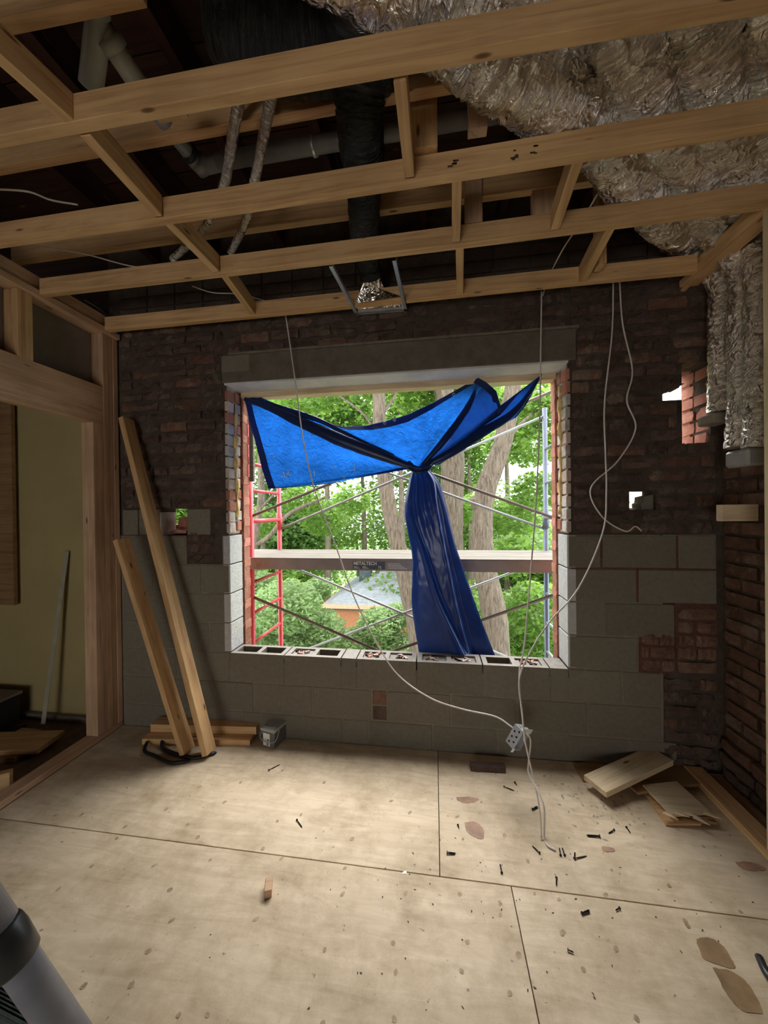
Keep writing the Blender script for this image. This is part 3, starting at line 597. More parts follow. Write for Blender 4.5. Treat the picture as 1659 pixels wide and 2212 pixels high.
# ------------------------------------------------------------------ ducts, pipes
def duct(name, path, label, mat='foil', n=56, seg=34, amp=0.05, cat='duct', wr=0.035, group=None):
    if name == 'foil_duct': p0, p1 = Vector(path[0][:3]), Vector(path[1][:3]); e = p0+(p0-p1).normalized()*.9; path = [(e.x, e.y, path[0][2], path[0][3])]+list(path)
    pts = spline([Vector(p[:3]) for p in path], seg); rr = []
    for i in range(len(path)-1):
        for k in range(seg): t = k/seg; rr.append(path[i][3]*(1-t)+path[i+1][3]*t)
    rr.append(path[-1][3])
    mb = MB(); mb.tube(pts, rr, n, cap=True)
    nv = []
    sd = random.uniform(0, 50)
    for q, v in enumerate(mb.v):
        i = q//n; v = Vector(v); c = pts[i]; d = v-c; r = d.length
        k = 1+amp*noise.noise(v*6+Vector((sd, 0, 0)))+wr*1.5*(0.35-abs(noise.noise(Vector((i*0.30+sd, 1.5*cos(2*pi*(q % n)/n), 1.5*sin(2*pi*(q % n)/n)+sd)))))+wr*0.45*noise.noise(v*26)
        if d.z < 0 and abs(path[0][2]-path[-1][2]) < 0.2 and c.z-r < 2.862: pass
        nv.append(tuple(c+d*k))
    mb.v = nv; o = mb.obj(name, mat, uvs=(0.05, 0.05)); tag(o, label, cat, group); return o
def PZ(x, y, z, r): p = P(x, y, 'Z', z); return (p.x, p.y, p.z, r)
def PX(x, y, X_, r): p = P(x, y, 'X', X_); return (p.x, p.y, p.z, r)
duct('foil_duct', [PZ(820, -110, 3.04, .14), PZ(960, 0, 3.02, .135), PZ(1095, 130, 2.995, .125), PZ(1205, 215, 2.985, .118), PZ(1315, 300, 2.98, .112), PZ(1370, 385, 2.98, .108), PZ(1430, 465, 2.97, .095), PZ(1500, 540, 2.96, .075), PX(1556, 610, 1.55, .058), PX(1556, 700, 1.555, .053), PX(1558, 800, 1.555, .053), PX(1556, 890, 1.55, .055)], 'leftmost silver foil duct, crossing the joists diagonally to the torn brick', wr=0.16, group='insulated foil ducts')
duct('foil_duct', [PZ(1150, -130, 3.10, 0.104), PZ(1230, 20, 3.09, 0.104), PZ(1300, 150, 3.09, 0.095), PZ(1345, 240, 3.08, 0.090), PZ(1440, 340, 3.02, 0.090), PZ(1470, 400, 2.99, .088), PZ(1530, 480, 2.96, .075), PX(1600, 590, 1.55, .058), PX(1600, 700, 1.555, .053), PX(1602, 850, 1.555, .053), PX(1598, 966, 1.55, .058)], 'second silver foil duct from the left, middle of three vertical runs', wr=0.16, group='insulated foil ducts')
duct('foil_duct', [PZ(1290, -110, 3.02, 0.097), PZ(1350, 40, 3.0, 0.102), PZ(1395, 160, 2.985, 0.097), PZ(1425, 250, 2.98, 0.091), PZ(1500, 350, 2.98, .095), PZ(1530, 410, 2.97, .09), PZ(1600, 480, 2.96, .075), PX(1640, 570, 1.55, .058), PX(1637, 700, 1.555, .053), PX(1637, 850, 1.555, .053), PX(1636, 966, 1.55, .054)], 'third silver foil duct from the left, dropping beside the right post', wr=0.16, group='insulated foil ducts')
duct('foil_duct', [PZ(1500, -90, 3.01, 0.094), PZ(1525, 60, 2.995, 0.094), PZ(1545, 170, 2.985, 0.091), PZ(1570, 270, 2.98, 0.097), PZ(1600, 350, 2.98, 0.090), PZ(1615, 430, 2.97, .09)], 'silver foil duct second from the right edge above the joists', wr=0.16, group='insulated foil ducts')
duct('foil_duct', [PZ(1700, -60, 3.01, 0.097), PZ(1690, 100, 3.0, 0.097), PZ(1680, 220, 2.99, 0.094), PZ(1690, 330, 2.98, 0.090), PZ(1710, 430, 2.97, .09)], 'rightmost silver foil duct above the joists', wr=0.16, group='insulated foil ducts')
cp = empty('duct_cap', (0, 0, 0)); mbc = MB(); a = P(1605, 975, 'X', 1.52); mbc.box((1.50, a.y-.05, a.z-.075), (1.588, a.y+.09, a.z+.01)); cp = mbc.obj('duct_cap', 'tub_lid', bevel=.012); tag(cp, 'white collar capping the two longer foil duct ends', 'cap')
a = P(1553, 900, 'X', 1.55); mbc = MB(); mbc.box((1.49, a.y-.05, a.z-.04), (1.585, a.y+.075, a.z+.015)); o = mbc.obj('duct_cap', 'mortar_grey', bevel=.008); tag(o, 'small grey collar under the shortest foil duct', 'cap')
# black flexible duct with foil boot
duct('black_duct', [PZ(800, -60, 3.10, .17), PZ(790, 100, 3.08, .14), PZ(778, 200, 3.0, .088), PZ(778, 270, 2.96, .086), PZ(782, 330, 2.945, .090), PZ(786, 375, 2.96, .078), PZ(787, 440, 2.94, .074), PZ(788, 490, 2.925, .078), PZ(789, 525, 2.93, .074), PZ(796, 570, 2.92, .064), PZ(802, 600, 2.88, .060)], 'black plastic wrapped flexible duct running toward the window between the joists', 'blackfoil', wr=0.09, amp=0.12)
duct('black_duct', [PZ(470, 10, 3.14, .13), PZ(560, 60, 3.10, .14), PZ(650, 85, 3.09, .14), PZ(720, 80, 3.10, .13), PZ(800, 20, 3.12, .12)], 'bulky black plastic wrapped duct over the nearest joist', 'blackfoil', wr=0.05, amp=0.05)
bt = empty('register_boot', P(815, 650, 'Z', 2.77)); tag(bt, 'shiny sheet metal register boot hung under the end of the black duct', 'duct boot')
b0 = bt.location
cA = P(803, 612, 'Z', 2.87)-b0; base = [P(768, 655, 'Z', 2.775)-b0, P(866, 640, 'Z', 2.775)-b0, P(872, 668, 'Z', 2.775)-b0, P(776, 675, 'Z', 2.775)-b0]
mb = MB(); n = 16; lo = []
for i in range(n):
    t = i/n*4; k = int(t) % 4; f = t-int(t); lo.append(base[k]*(1-f)+base[(k+1) % 4]*f)
up = [cA+Vector((.055*cos(-2*pi*i/n-2.5), .05*sin(-2*pi*i/n-2.5)*-1*-1, .02)) for i in range(n)]
mb.v = [tuple(p) for p in lo+up]; mb.f = [(i, (i+1) % n, n+(i+1) % n, n+i) for i in range(n)]
mb.obj('flared_pan', 'foil', bt, bevel=0)
for (xa, ya, xb, yb) in ((715, 576, 771, 680), (852, 564, 877, 674)):
    a, b = P(xa, ya, 'Z', 2.762)-b0, P(xb, yb, 'Z', 2.762)-b0
    d = (b-a).normalized(); s = Vector((0, 0, 1)).cross(d)*0.011; mb = MB(); mb.prism([a-s, a+s, b+s, b-s], (0, 0, 0.003)); mb.prism([a-s, a-s*0.8, b-s*0.8, b-s], (0, 0, 0.016)); mb.obj('hanger_bar', 'steel', bt)
a, b = P(766, 677, 'Z', 2.762)-b0, P(880, 668, 'Z', 2.762)-b0; mb = MB(); mb.prism([a, b, b+Vector((0, .022, 0)), a+Vector((0, .022, 0))], (0, 0, .004)); mb.prism([a, b, b+Vector((0, .003, 0)), a+Vector((0, .003, 0))], (0, 0, .02)); mb.obj('front_flange', 'steel', bt)
# waste pipes
def pipe(name, paths, rads, label, mat, cat='pipe', bands=()):
    mb = MB()
    for p, r in zip(paths, rads): mb.tube(p, r, 18)
    o = mb.obj(name, mat, smooth=False); o.data.shade_smooth(); tag(o, label, cat); return o
q = lambda x, y, z: P(x, y, 'Z', z)
def withparts(root, items):
    for nm_, mbq, mt_ in items:
        for i, v in enumerate(mbq.v): mbq.v[i] = tuple(Vector(v)-root.location)
        me = mbq.mesh(nm_, mt_); me.shade_smooth(); link(nm_, me, root)
pw = pipe('waste_pipe', [[q(195, -20, 3.12), q(212, 60, 3.10), q(196, 190, 3.02)], [q(208, 40, 3.12), q(250, 110, 3.08), q(300, 185, 3.05)]], [.035, .035], 'pale grey Y-branch waste pipe at the top left corner', 'pvc_pale')
withparts(pw, [('coupling', MB().tube([q(196, -10, 3.12), q(203, 25, 3.11)], .045, 18), 'pvc_pale'), ('coupling', MB().tube([q(232, 78, 3.09), q(250, 108, 3.08)], .043, 18), 'pvc_pale')])
bend = spline([q(345, 250, 3.05), q(400, 320, 3.05), q(432, 358, 3.05), q(475, 352, 3.06)], 8)
pg = pipe('waste_pipe', [bend], [.030], 'dark grey elbow pipe joining the long horizontal pipe', 'pvc')
withparts(pg, [('coupling', MB().tube([q(404, 325, 3.05), q(412, 335, 3.05)], .038, 18), 'black'), ('coupling', MB().tube([q(425, 345, 3.05), q(442, 366, 3.05)], .038, 18), 'pvc')])
pl = pipe('waste_pipe', [[q(470, 350, 3.06), q(1150, 232, 3.09)]], [.032], 'long grey horizontal pipe crossing above the black duct', 'pvc')
withparts(pl, [('coupling', MB().tube([q(674, 317, 3.07), q(682, 315, 3.07)], .036, 18), 'steel')])
duct('copper_line', [PZ(595, 170, 3.02, .020), PZ(585, 215, 3.0, .020), PZ(566, 310, 2.96, .020), PZ(548, 402, 2.93, .020), PZ(530, 480, 2.93, .018), PZ(498, 545, 2.95, .018)], 'right of the two slim foil wrapped lines hanging behind the joists', 'foil', n=12, cat='pipe', group='slim foil wrapped lines')
duct('copper_line', [PZ(530, 170, 3.02, .020), PZ(515, 225, 3.0, .020), PZ(495, 340, 2.96, .020), PZ(482, 405, 2.93, .020), PZ(440, 495, 2.95, .017), PZ(372, 560, 2.97, .017)], 'left of the two slim foil wrapped lines hanging behind the joists', 'foil', n=12, cat='pipe', group='slim foil wrapped lines')
# ------------------------------------------------------------------ cables
def cable(pts, r, label, mat='cable', name='cable', group=None):
    pp = spline(pts, 8); o = MB().tube(pp, r, 8).obj(name, mat, smooth=True); tag(o, label, 'cable', group); return o
Y1, R1 = 2.06, 0.0042
bxp = P(1118, 1592, 'Y', 1.97)
cable([P(612, 660, 'Y', 2.195)]+[P(x, y, 'Y', 2.18) for x, y in ((620, 700), (640, 840), (655, 950), (680, 1060))]+[P(x, y, 'Y', 2.12) for x, y in ((722, 1170), (765, 1290), (820, 1400), (862, 1460))]+[P(x, y, 'Y', 2.04) for x, y in ((930, 1508), (1000, 1532), (1070, 1548), (1108, 1572))], R1, 'white cable sagging in front of the tarp from the ceiling to the metal box')
cable([P(1170, 630, 'Y', 2.19), P(1168, 760, 'Y', 2.16), P(1166, 900, 'Y', 2.12), P(1158, 1080, 'Y', 2.08), P(1146, 1240, 'Y', 2.04), P(1133, 1390, 'Y', 2.0), P(1122, 1450, 'Y', 1.97), P(1124, 1510, 'Y', 1.95), P(1131, 1570, 'Y', 1.93), P(1132, 1600, 'Y', 1.93)], R1, 'white cable hanging straight down past the right side of the window to the metal box')
cable([P(1325, 600, 'Y', 2.19), P(1322, 720, 'Y', 2.17), P(1306, 870, 'Y', 2.13), P(1308, 980, 'Y', 2.11), P(1310, 1060, 'Y', 2.09), P(1302, 1150, 'Y', 2.07), P(1250, 1270, 'Y', 2.04), P(1190, 1340, 'Y', 2.0), P(1150, 1400, 'Y', 1.97), P(1122, 1465, 'Y', 1.95), P(1128, 1540, 'Y', 1.92), P(1134, 1600, 'Y', 1.90), P(1152, 1680, 'Y', 1.84), P(1164, 1740, 'Y', 1.77), P(1170, 1812, 'Z', 0.005)], R1, 'longest white cable, swinging over the right brick wall and down to the plywood floor')
cable([P(1338, 600, 'Y', 2.20), P(1345, 700, 'Y', 2.19), P(1366, 800, 'Y', 2.17), P(1354, 865, 'Y', 2.15), P(1373, 925, 'Y', 2.15), P(1335, 995, 'Y', 2.15), P(1276, 1055, 'Y', 2.15), P(1300, 1115, 'Y', 2.16), P(1350, 1147, 'Y', 2.18), P(1372, 1137, 'Y', 2.19), P(1386, 1147, 'Y', 2.2)], R1, 'white cable with a curled free end against the right brick wall')
cable([P(1134, 1580, 'Y', 1.93), P(1146, 1600, 'Y', 1.92), P(1142, 1645, 'Y', 1.89), P(1142, 1670, 'Y', 1.87), P(1160, 1705, 'Y', 1.80), P(1175, 1745, 'Y', 1.75), P(1176, 1808, 'Z', 0.005), P(1183, 1826, 'Z', 0.005), P(1200, 1836, 'Z', .005)], R1, 'white cable looping out of the metal box to the floor, end bent outward')
cable([q(-20, 408, 2.93), q(60, 414, 2.92), q(110, 432, 2.92), q(168, 442, 2.95)], .004, 'white cable loose above the joists at the far left')
cable([q(80, 532, 2.92), q(180, 548, 2.91), q(270, 572, 2.91), q(322, 580, 2.94)], .0035, 'white cable sagging above the second joist at left')
cable([q(415, 618, 2.92), q(460, 632, 2.91), q(520, 636, 2.91), q(590, 655, 2.93)], .0035, 'white cable above the joist nearest the brick wall')
cable([q(183, 648, 2.95), q(215, 668, 2.93), q(243, 692, 2.93)], .0035, 'short white cable above the left top plate')
cable([q(1290, 420, 2.95), q(1255, 480, 2.92), q(1215, 540, 2.90), q(1185, 600, 2.88), q(1172, 640, 2.80)], .004, 'white cable coming over the joists toward the window head')
# metal electrical box
ebx = empty('junction_box', bxp); ebx.scale = (1.15, 1.15, 1.1); ebx.rotation_euler = (0.30, 0.40, 0.7); tag(ebx, 'galvanised metal electrical box dangling from the cables', 'electrical box')
mb = MB(); w, h, d = .026, .05, .025
mb.box((-w, -d, -h), (-w+.0015, d, h)); mb.box((w-.0015, -d, -h), (w, d, h)); mb.box((-w, -d, -h), (w, d, -h+.0015)); mb.box((-w, -d, h-.0015), (w, d, h)); mb.box((-w, d-.0015, -h), (w, d, h)); mb.obj('box_shell', 'steel', ebx)
MB().box((-w-.008, -d-.001, h-.004), (w+.008, -d+.001, h+.018)).obj('mounting_ear', 'steel', ebx); MB().box((-w-.01, -d-.001, -h-.012), (-w+.008, -d+.001, -h+.008)).obj('mounting_ear', 'steel', ebx)
for i in range(6):
    z = -0.035+i*.014; MB().tube([(-w+.0005, (-1)**i*.010, z), (-w-.0009, (-1)**i*.010, z)], .005, 10).obj('knockout', 'black', ebx); MB().tube([(.010*(-1)**i, .012-.006*(i % 3), h-.0005), (.010*(-1)**i, .012-.006*(i % 3), h+.0009)], .003, 8).obj('knockout', 'black', ebx); MB().tube([(w-.0005, (-1)**i*.009, z), (w+.0009, (-1)**i*.009, z)], .0045, 10).obj('knockout', 'black', ebx)
for i in range(3):
    MB().tube([(-.012+.012*i, -.012, h), (-.012+.012*i, -.012, h+.014)], .005, 10).obj('clamp_screw', 'steel', ebx)
# ------------------------------------------------------------------ leaning studs and floor clutter
a, b = P(452, 1625, 'Z', .02), P(272, 905, 'Y', 2.17); o = board('stud', a, b, .038, .089, 'wood', roll=(0, 1, 0)); tag(o, 'longer lumber stud leaning into the corner beside the left opening', 'stud')
a, b = P(405, 1622, 'Z', .02), P(262, 1165, 'Y', 2.05); o = board('stud', a, b, .038, .089, 'wood', roll=(0.12, 1, 0)); tag(o, 'shorter lumber stud leaning on the framed post by the left opening', 'stud')
def bar(pxs, r, label):
    pts = spline([P(x, y, 'Z', 0)+Vector((0, 0, zz)) for x, y, zz in pxs], 6); o = MB().tube(pts, [r*0.8]+[r]*(len(pts)-3)+[r*.7, r*.35], 8, flat=(1, .8)).obj('pry_bar', 'black', smooth=True); tag(o, label, 'pry bar', 'black pry bars'); return o
bar([(318, 1612, .03), (313, 1626, .012), (335, 1636, .01), (365, 1650, .01), (385, 1650, .01), (410, 1646, .007)], .011, 'black pry bar nearer the camera, bent at its left end')
bar([(352, 1604, .03), (352, 1618, .012), (380, 1632, .01), (420, 1640, .01), (450, 1634, .01), (468, 1627, .006)], .012, 'black pry bar under the feet of the leaning studs')
scrap('plank', P(318, 1598, 'Z', 0), P(545, 1603, 'Z', 0)+Vector((0, .01, 0)), .10, .038, 'wood', 'lower of two short planks stacked against the block wall', 'plank', 'short planks by the block wall')
scrap('plank', P(330, 1588, 'Z', 0)+Vector((0, .02, 0)), P(555, 1596, 'Z', 0)+Vector((0, .03, 0)), .09, .05, 'wood', 'upper of two short planks stacked against the block wall', 'plank', 'short planks by the block wall', z=.0385)
# plastic tub
tp = P(590, 1606, 'Z', 0); tub = empty('plastic_tub', (tp.x, tp.y+.02, 0)); tub.rotation_euler = (0, 0, -.25); tag(tub, 'small clear plastic tub with frosted lid and wire handle by the block wall', 'tub')
bm = MB(); bm.prism([(-.05, -.06, 0), (.05, -.06, 0), (.05, .06, 0), (-.05, .06, 0)], (0, 0, .10)); bm.obj('tub_body', 'tub', tub, bevel=.006, seg=2)
MB().box((-.057, -.067, .10), (.057, .067, .118)).box((-.045, -.055, .118), (.045, .055, .122)).obj('lid', 'tub_lid', tub, bevel=.003)
MB().tube(spline([(-.058, -.02, .10), (-.064, -.062, .06), (-.03, -.074, .045), (.03, -.074, .045), (.064, -.062, .06), (.058, -.02, .10)], 6), .003, 8).obj('handle', 'tub_lid', tub, smooth=True)
lb = MB().box((-.038, -.0635, .008), (.015, -.0615, .088)).obj('paper_label', 'white', tub)
mb = MB(); [mb.box((-.012+i*.0035, -.0645, .012), (-.0105+i*.0035, -.0636, .03)) for i in range(6)]; mb.box((-.03, -.0645, .03), (-.022, -.0636, .038)); mb.box((-.006, -.0645, .045), (.01, -.0636, .052)); mb.obj('label_print', 'ink', lb)
# scrap boards at the right
a, b = P(1285, 1700, 'Z', .05), P(1428, 1645, 'Z', .05); o = scrap('board_offcut', a, b, .13, .03, 'wood_pale', 'pale thick board lying on top of the scrap pile at right', 'board', 'scrap boards at right', z=.04, tilt=.03)
a, b = P(1350, 1692, 'Z', .02), P(1500, 1672, 'Z', .02); o = scrap('board_offcut', a, b+Vector((0, .0, 0)), .16, .016, 'wood_brown', 'brown board under the thick board at right', 'board', 'scrap boards at right', z=.018)
def sheet_px(name, pxs, h, z, mat, label, group):
    mb = MB(); mb.prism([Vector((p.x, p.y, z)) for p in [P(x, y, 'Z', z) for x, y in pxs]][::-1], (0, 0, h)); o = mb.obj(name, mat, bevel=.001); tag(o, label, 'board', group); return o
sheet_px('board_offcut', [(1383, 1703), (1438, 1784), (1515, 1784), (1452, 1697)], .012, .001, 'wood', 'lowest split thin board of the broken stack nearest the camera at right', 'scrap boards at right')
sheet_px('board_offcut', [(1400, 1706), (1456, 1778), (1550, 1782), (1474, 1702)], .011, .014, 'wood_brown', 'middle split thin board of the broken stack at right', 'scrap boards at right')
sheet_px('board_offcut', [(1388, 1700), (1452, 1766), (1536, 1760), (1462, 1692)], .013, .027, 'wood_pale', 'top split thin board of the broken stack at right', 'scrap boards at right')
sheet_px('board_offcut', [(1236, 1652), (1260, 1690), (1330, 1686), (1300, 1648)], .012, .0005, 'wood_brown', 'small flat brown board behind the scrap pile at right', 'scrap boards at right')
for i in range(5):
    a = P(1430+i*22, 1755+random.uniform(-6, 12), 'Z', .042); mb = MB().prism([a, a+Vector((random.uniform(.04, .08), random.uniform(-.04, .01), .002)), a+Vector((.02, .012, .002))], (0, 0, .003)); o = mb.obj('wood_splinter', 'wood_pale'); tag(o, '%s thin pale splinter on the split board stack at right' % ['leftmost', 'second', 'middle', 'fourth', 'rightmost'][i], 'splinter', 'splinters on the split boards')
o = scrap('dark_batten', P(1016, 1660, 'Z', 0), P(1091, 1664, 'Z', 0), .04, .03, 'brick', 'dark reddish-brown broken bar on the floor below the window', 'bar'); 
# small wooden block in the foreground
p = P(580, 1925, 'Z', 0); o = MB().box((-.014, -.02, 0), (.014, .035, .03)).obj('wood_block', 'wood_pink', bevel=.002); o.location = (p.x, p.y, 0); o.rotation_euler = (0, 0, .38); tag(o, 'small pinkish wooden block alone on the plywood in the foreground', 'block')
p = P(874, 1885, 'Z', 0); o = MB().prism([(0, 0, 0), (.02, .004, 0), (.018, .018, 0), (.004, .012, 0)], (0, 0, .001)).obj('paper_scrap', 'white'); o.location = (p.x, p.y, 0); tag(o, 'tiny white scrap on the plywood seam', 'paper')
# screws
def screw_mesh(L=.045, r=.0022):
    mb = MB(); mb.tube([(0, 0, 0), (.003, 0, 0), (.0035, 0, 0)], [.0052, .0048, .0025], 10)
    pts = []; rr = []; n = 26
    for i in range(n+1): pts.append((.0035+(L-.009)*i/n, 0, 0)); rr.append(r*(1.25 if i % 2 and i > 6 else .85))
    mb.tube(pts, rr, 7); mb.tube([(L-.0055, 0, 0), (L, 0, 0)], [r, .0003], 7); return mb.mesh('screw', 'screw')
smh = screw_mesh(); sms = screw_mesh(.028, .002)
SC = [((1088, 1699), (1112, 1708), 'long dark nail-like screw left of the cables near the wall'), ((1112, 1690), (1117, 1697), 'tiny dark screw just above the long one left of the cables'), ((1150, 1748), (1161, 1741), 'first of a pair of screws touching the hanging cables'), ((1150, 1750), (1165, 1743), 'second of a pair of screws touching the hanging cables'),
      ((965, 1841), (985, 1843), 'screw lying level just right of the plywood seam, upper of two'), ((965, 1844), (984, 1845), 'screw lying level just right of the plywood seam, lower of two'), ((1166, 1843), (1149, 1826), 'slanting screw just left of the cable ends'),
      ((1211, 1848), (1208, 1830), 'left of two upright screws right of the cable ends'), ((1220, 1848), (1214, 1830), 'right of two upright screws right of the cable ends'), ((1241, 1855), (1242, 1840), 'screw pointing up beside the crossed one right of the pair'), ((1240, 1855), (1268, 1848), 'long screw crossing to the right beside the upright pair'),
      ((1084, 1886), (1080, 1865), 'lone screw pointing up below the cable ends at left'), ((1202, 1896), (1202, 1914), 'lone screw pointing down below the upright pair'), ((1296, 1806), (1266, 1803), 'long level screw at right toward the scrap boards, upper of two'), ((1296, 1808), (1268, 1806), 'long level screw at right toward the scrap boards, lower of two'),
      ((1327, 1793), (1314, 1800), 'short slanting screw between the level pair and the scrap boards'), ((1353, 1787), (1362, 1800), 'small bent screw nearest the scrap boards'), ((1257, 1973), (1274, 1965), 'front screw of the pair in the right foreground, upper'), ((1256, 1974), (1275, 1970), 'front screw of the pair in the right foreground, lower'), ((1339, 1962), (1329, 1967), 'short lone screw at the right foreground'),
      ((641, 1771), (653, 1787), 'black screw alone on the left half of the plywood'), ((580, 1664), (606, 1650), 'thin dark nail near the plastic tub'), ((1226, 2052), (1240, 2058), 'small dark clip-like screw in the lower right foreground'), ((989, 1782), (992, 1790), 'small crossed dark screw left of the reddish stain')]
for i, (h_, t_, lab) in enumerate(SC):
    a, b = P(*h_, 'Z', .003), P(*t_, 'Z', .003); ln = (b-a).length; o = link('screw', smh if ln > .03 else sms); base = .045 if ln > .03 else .028
    o.location = (a.x, a.y, .0045); o.rotation_euler = (0, .05, math.atan2(b.y-a.y, b.x-a.x)); o.scale = (ln/base, 1, 1); tag(o, lab, 'screw', 'loose screws on the plywood')
# foreground pole, clamp and ribbed case
def PT(x, y, t): return Vector(CP+(F_+R_*(x-W/2)/FPX-U_*(y-H/2)/FPX)*t)
top = PT(-285, 1600, .74); bot = P(305, 2480, 'Z', 0.0); dv = (bot-top).normalized()
pole = empty('metal_pole', bot); tag(pole, 'grey metal pole with black clamp leaning in the bottom left corner', 'pole')
rp = .033
MB().tube([top-bot, (0, 0, .02)], rp, 28).obj('tube', 'pole', pole, smooth=True)
def near(px, py):  # closest point on the pole to the ray through this pixel
    d = Vector(F_+R_*(px-W/2)/FPX-U_*(py-H/2)/FPX).normalized(); w0 = top-Vector(CP); b_ = dv.dot(d); t = (b_*d.dot(w0)-dv.dot(w0))/(1-b_*b_); return top+dv*t
c0 = near(22, 2015); c1 = near(45, 2065)
up_ = near(0, 1960)
MB().tube([top-bot, c0-dv*.03-bot], rp+.006, 28).obj('outer_sleeve', 'pole', pole, smooth=True)
MB().tube([c0-dv*.028-bot, c0-dv*.02-bot, c0-bot, c1-bot, c1+dv*.006-bot], [rp+.007, rp+.010, rp+.012, rp+.010, rp+.006], 28).obj('clamp_collar', 'black_plastic', pole, smooth=True)
cm = (c0+c1)/2; lf = Vector((-1, -.2, -.25)).normalized()
MB().tube([cm+lf*rp*.8-bot, cm+lf*(rp+.06)-bot, cm+lf*(rp+.11)+Vector((0, 0, -.03))-bot], [.022, .02, .015], 12).obj('clamp_lever', 'black_plastic', pole, smooth=True)
A_ = P(30, 2085, 'Z', .12); d_ = (P(110, 2198, 'Z', .12)-P(0, 2142, 'Z', .12)).normalized(); e_ = (P(125, 2215, 'Z', .12)-A_).normalized()
case = empty('ribbed_case', (A_.x, A_.y, 0)); tag(case, 'dark ribbed plastic case on the floor under the pole in the bottom left corner', 'case')
def qd(a0, a1, b0, b1): return [d_*a+e_*b for a, b in ((a0, b0), (a0, b1), (a1, b1), (a1, b0))]
MB().prism(qd(-.45, 0, 0, .42), (0, 0, .112)).obj('case_body', 'ribbed', case, bevel=.004)
for i in range(12):
    mb = MB().prism([p+Vector((0, 0, .112)) for p in qd(-.45, -.004, .008+i*.034, .024+i*.034)], (0, 0, .010)); mb.obj('rib', 'ribbed', case, bevel=.003)
p = P(1668, 2118, 'Z', 0); o = MB().tube(spline([(p.x, p.y-.05, .012), (p.x-.012, p.y, .016), (p.x+.004, p.y+.05, .012)], 5), .012, 10).obj('rubber_hose', 'black_plastic', smooth=True); tag(o, 'short black piece of hose at the right edge of the foreground', 'hose')
# ------------------------------------------------------------------ window head timber and tarp
win1 = empty('window_1', (0, 2.42, WZ1)); struct(win1)
mb = MB().box((WX0+.0, 2.418, WZ1-.038), (WX1-.0, 2.50, WZ1+.004))
for i, v in enumerate(mb.v): mb.v[i] = (v[0], v[1]-2.42, v[2]-WZ1)
mb.obj('head_timber', 'wood_pale', win1, bevel=.002)
for (xa, xb, za, zb) in ((WX0+.012, WX0+.045, 1.75, 2.35),):
    mb = MB().box((xa, 2.505-2.42, za-WZ1), (xb, 2.53-2.42, zb-WZ1)); mb.obj('side_timber', 'wood_grey', win1, bevel=.002)
tarp = empty('tarp', (-.114, 2.47, 1.806)); tag(tarp, 'blue plastic tarp knotted in the middle of the window opening with its tail hanging down', 'tarp')
T0 = tarp.location
bnd = [(950, 1003), (1000, 972), (1045, 942), (1085, 917), (1115, 902), (1138, 872), (1155, 840), (1171, 808), (1150, 824), (1118, 853), (1092, 884), (1080, 897), (1082, 880), (1072, 845), (1050, 826), (1033, 816), (990, 840), (940, 868), (880, 896), (835, 910), (790, 920), (740, 922), (700, 912), (650, 893), (600, 874), (560, 857), (527, 856), (538, 905), (553, 960), (566, 1010), (580, 1056), (640, 1052), (700, 1046), (760, 1035), (820, 1020), (868, 1010)]
KN = (903, 1010)
def ylay(px, py):  # how far the cloth stands in the opening
    return 2.47-0.045*max(0, min(1, (1000-py)/180))
seg = []
for i in range(len(bnd)-1):
    (ax_, ay_), (bx_, by_) = bnd[i], bnd[i+1]; n = max(2, int(math.hypot(bx_-ax_, by_-ay_)/7))
    for k in range(n): seg.append((ax_+(bx_-ax_)*k/n, ay_+(by_-ay_)*k/n))
seg.append(bnd[-1]); nv_ = 44; mb = MB(); ns = len(seg)
def fold(ix, v):
    u = ix/ns; rad = v
    w = 0.020*sin(u*46+1.0*sin(u*9))*(0.25+0.75*(1-abs(2*v-0.9)))*(1 if u < 0.62 else .55) + 0.013*sin(u*21+2)*v
    w += 0.018*math.exp(-((u-0.20)/.02)**2)*1.6*v - .03*math.exp(-((u-0.40)/.012)**2)*v
    return w
grid = []
for ix, (px, py) in enumerate(seg):
    row = []
    for k in range(nv_+1):
        v = (k/nv_)**0.85; x = KN[0]+(px-KN[0])*v; y = KN[1]+(py-KN[1])*v
        yy = ylay(x, y)-fold(ix, v)
        p = P(x, y, 'Y', yy); s = 0.006*noise.noise(Vector((x*.03, y*.03, 1.0)))+0.004*noise.noise(Vector((x*.09, y*.09, 4.0))); p.y += s
        row.append(p-T0)
    grid.append(row)
for row in grid: mb.v += [tuple(p) for p in row]
i1 = min(range(ns), key=lambda i: math.hypot(seg[i][0]-1080, seg[i][1]-897)); i2 = min(range(ns), key=lambda i: math.hypot(seg[i][0]-1046, seg[i][1]-824))
for nm_, lo_, hi_, mt_ in (('right_wing', 0, i2, 'tarp_mid'), ('spread_sheet', i2, ns-1, 'tarp')):
    mw = MB(); mw.v = mb.v
    for i in range(lo_, hi_):
        for k in range(nv_): a = i*(nv_+1)+k; mw.f.append((a, a+1, a+nv_+2, a+nv_+1))
    mw2 = MB(); mw2.v = mb.v[lo_*(nv_+1):(hi_+1)*(nv_+1)]; mw2.f = [tuple(j-lo_*(nv_+1) for j in f) for f in mw.f]; mw2.obj(nm_, mt_, tarp, smooth=True)
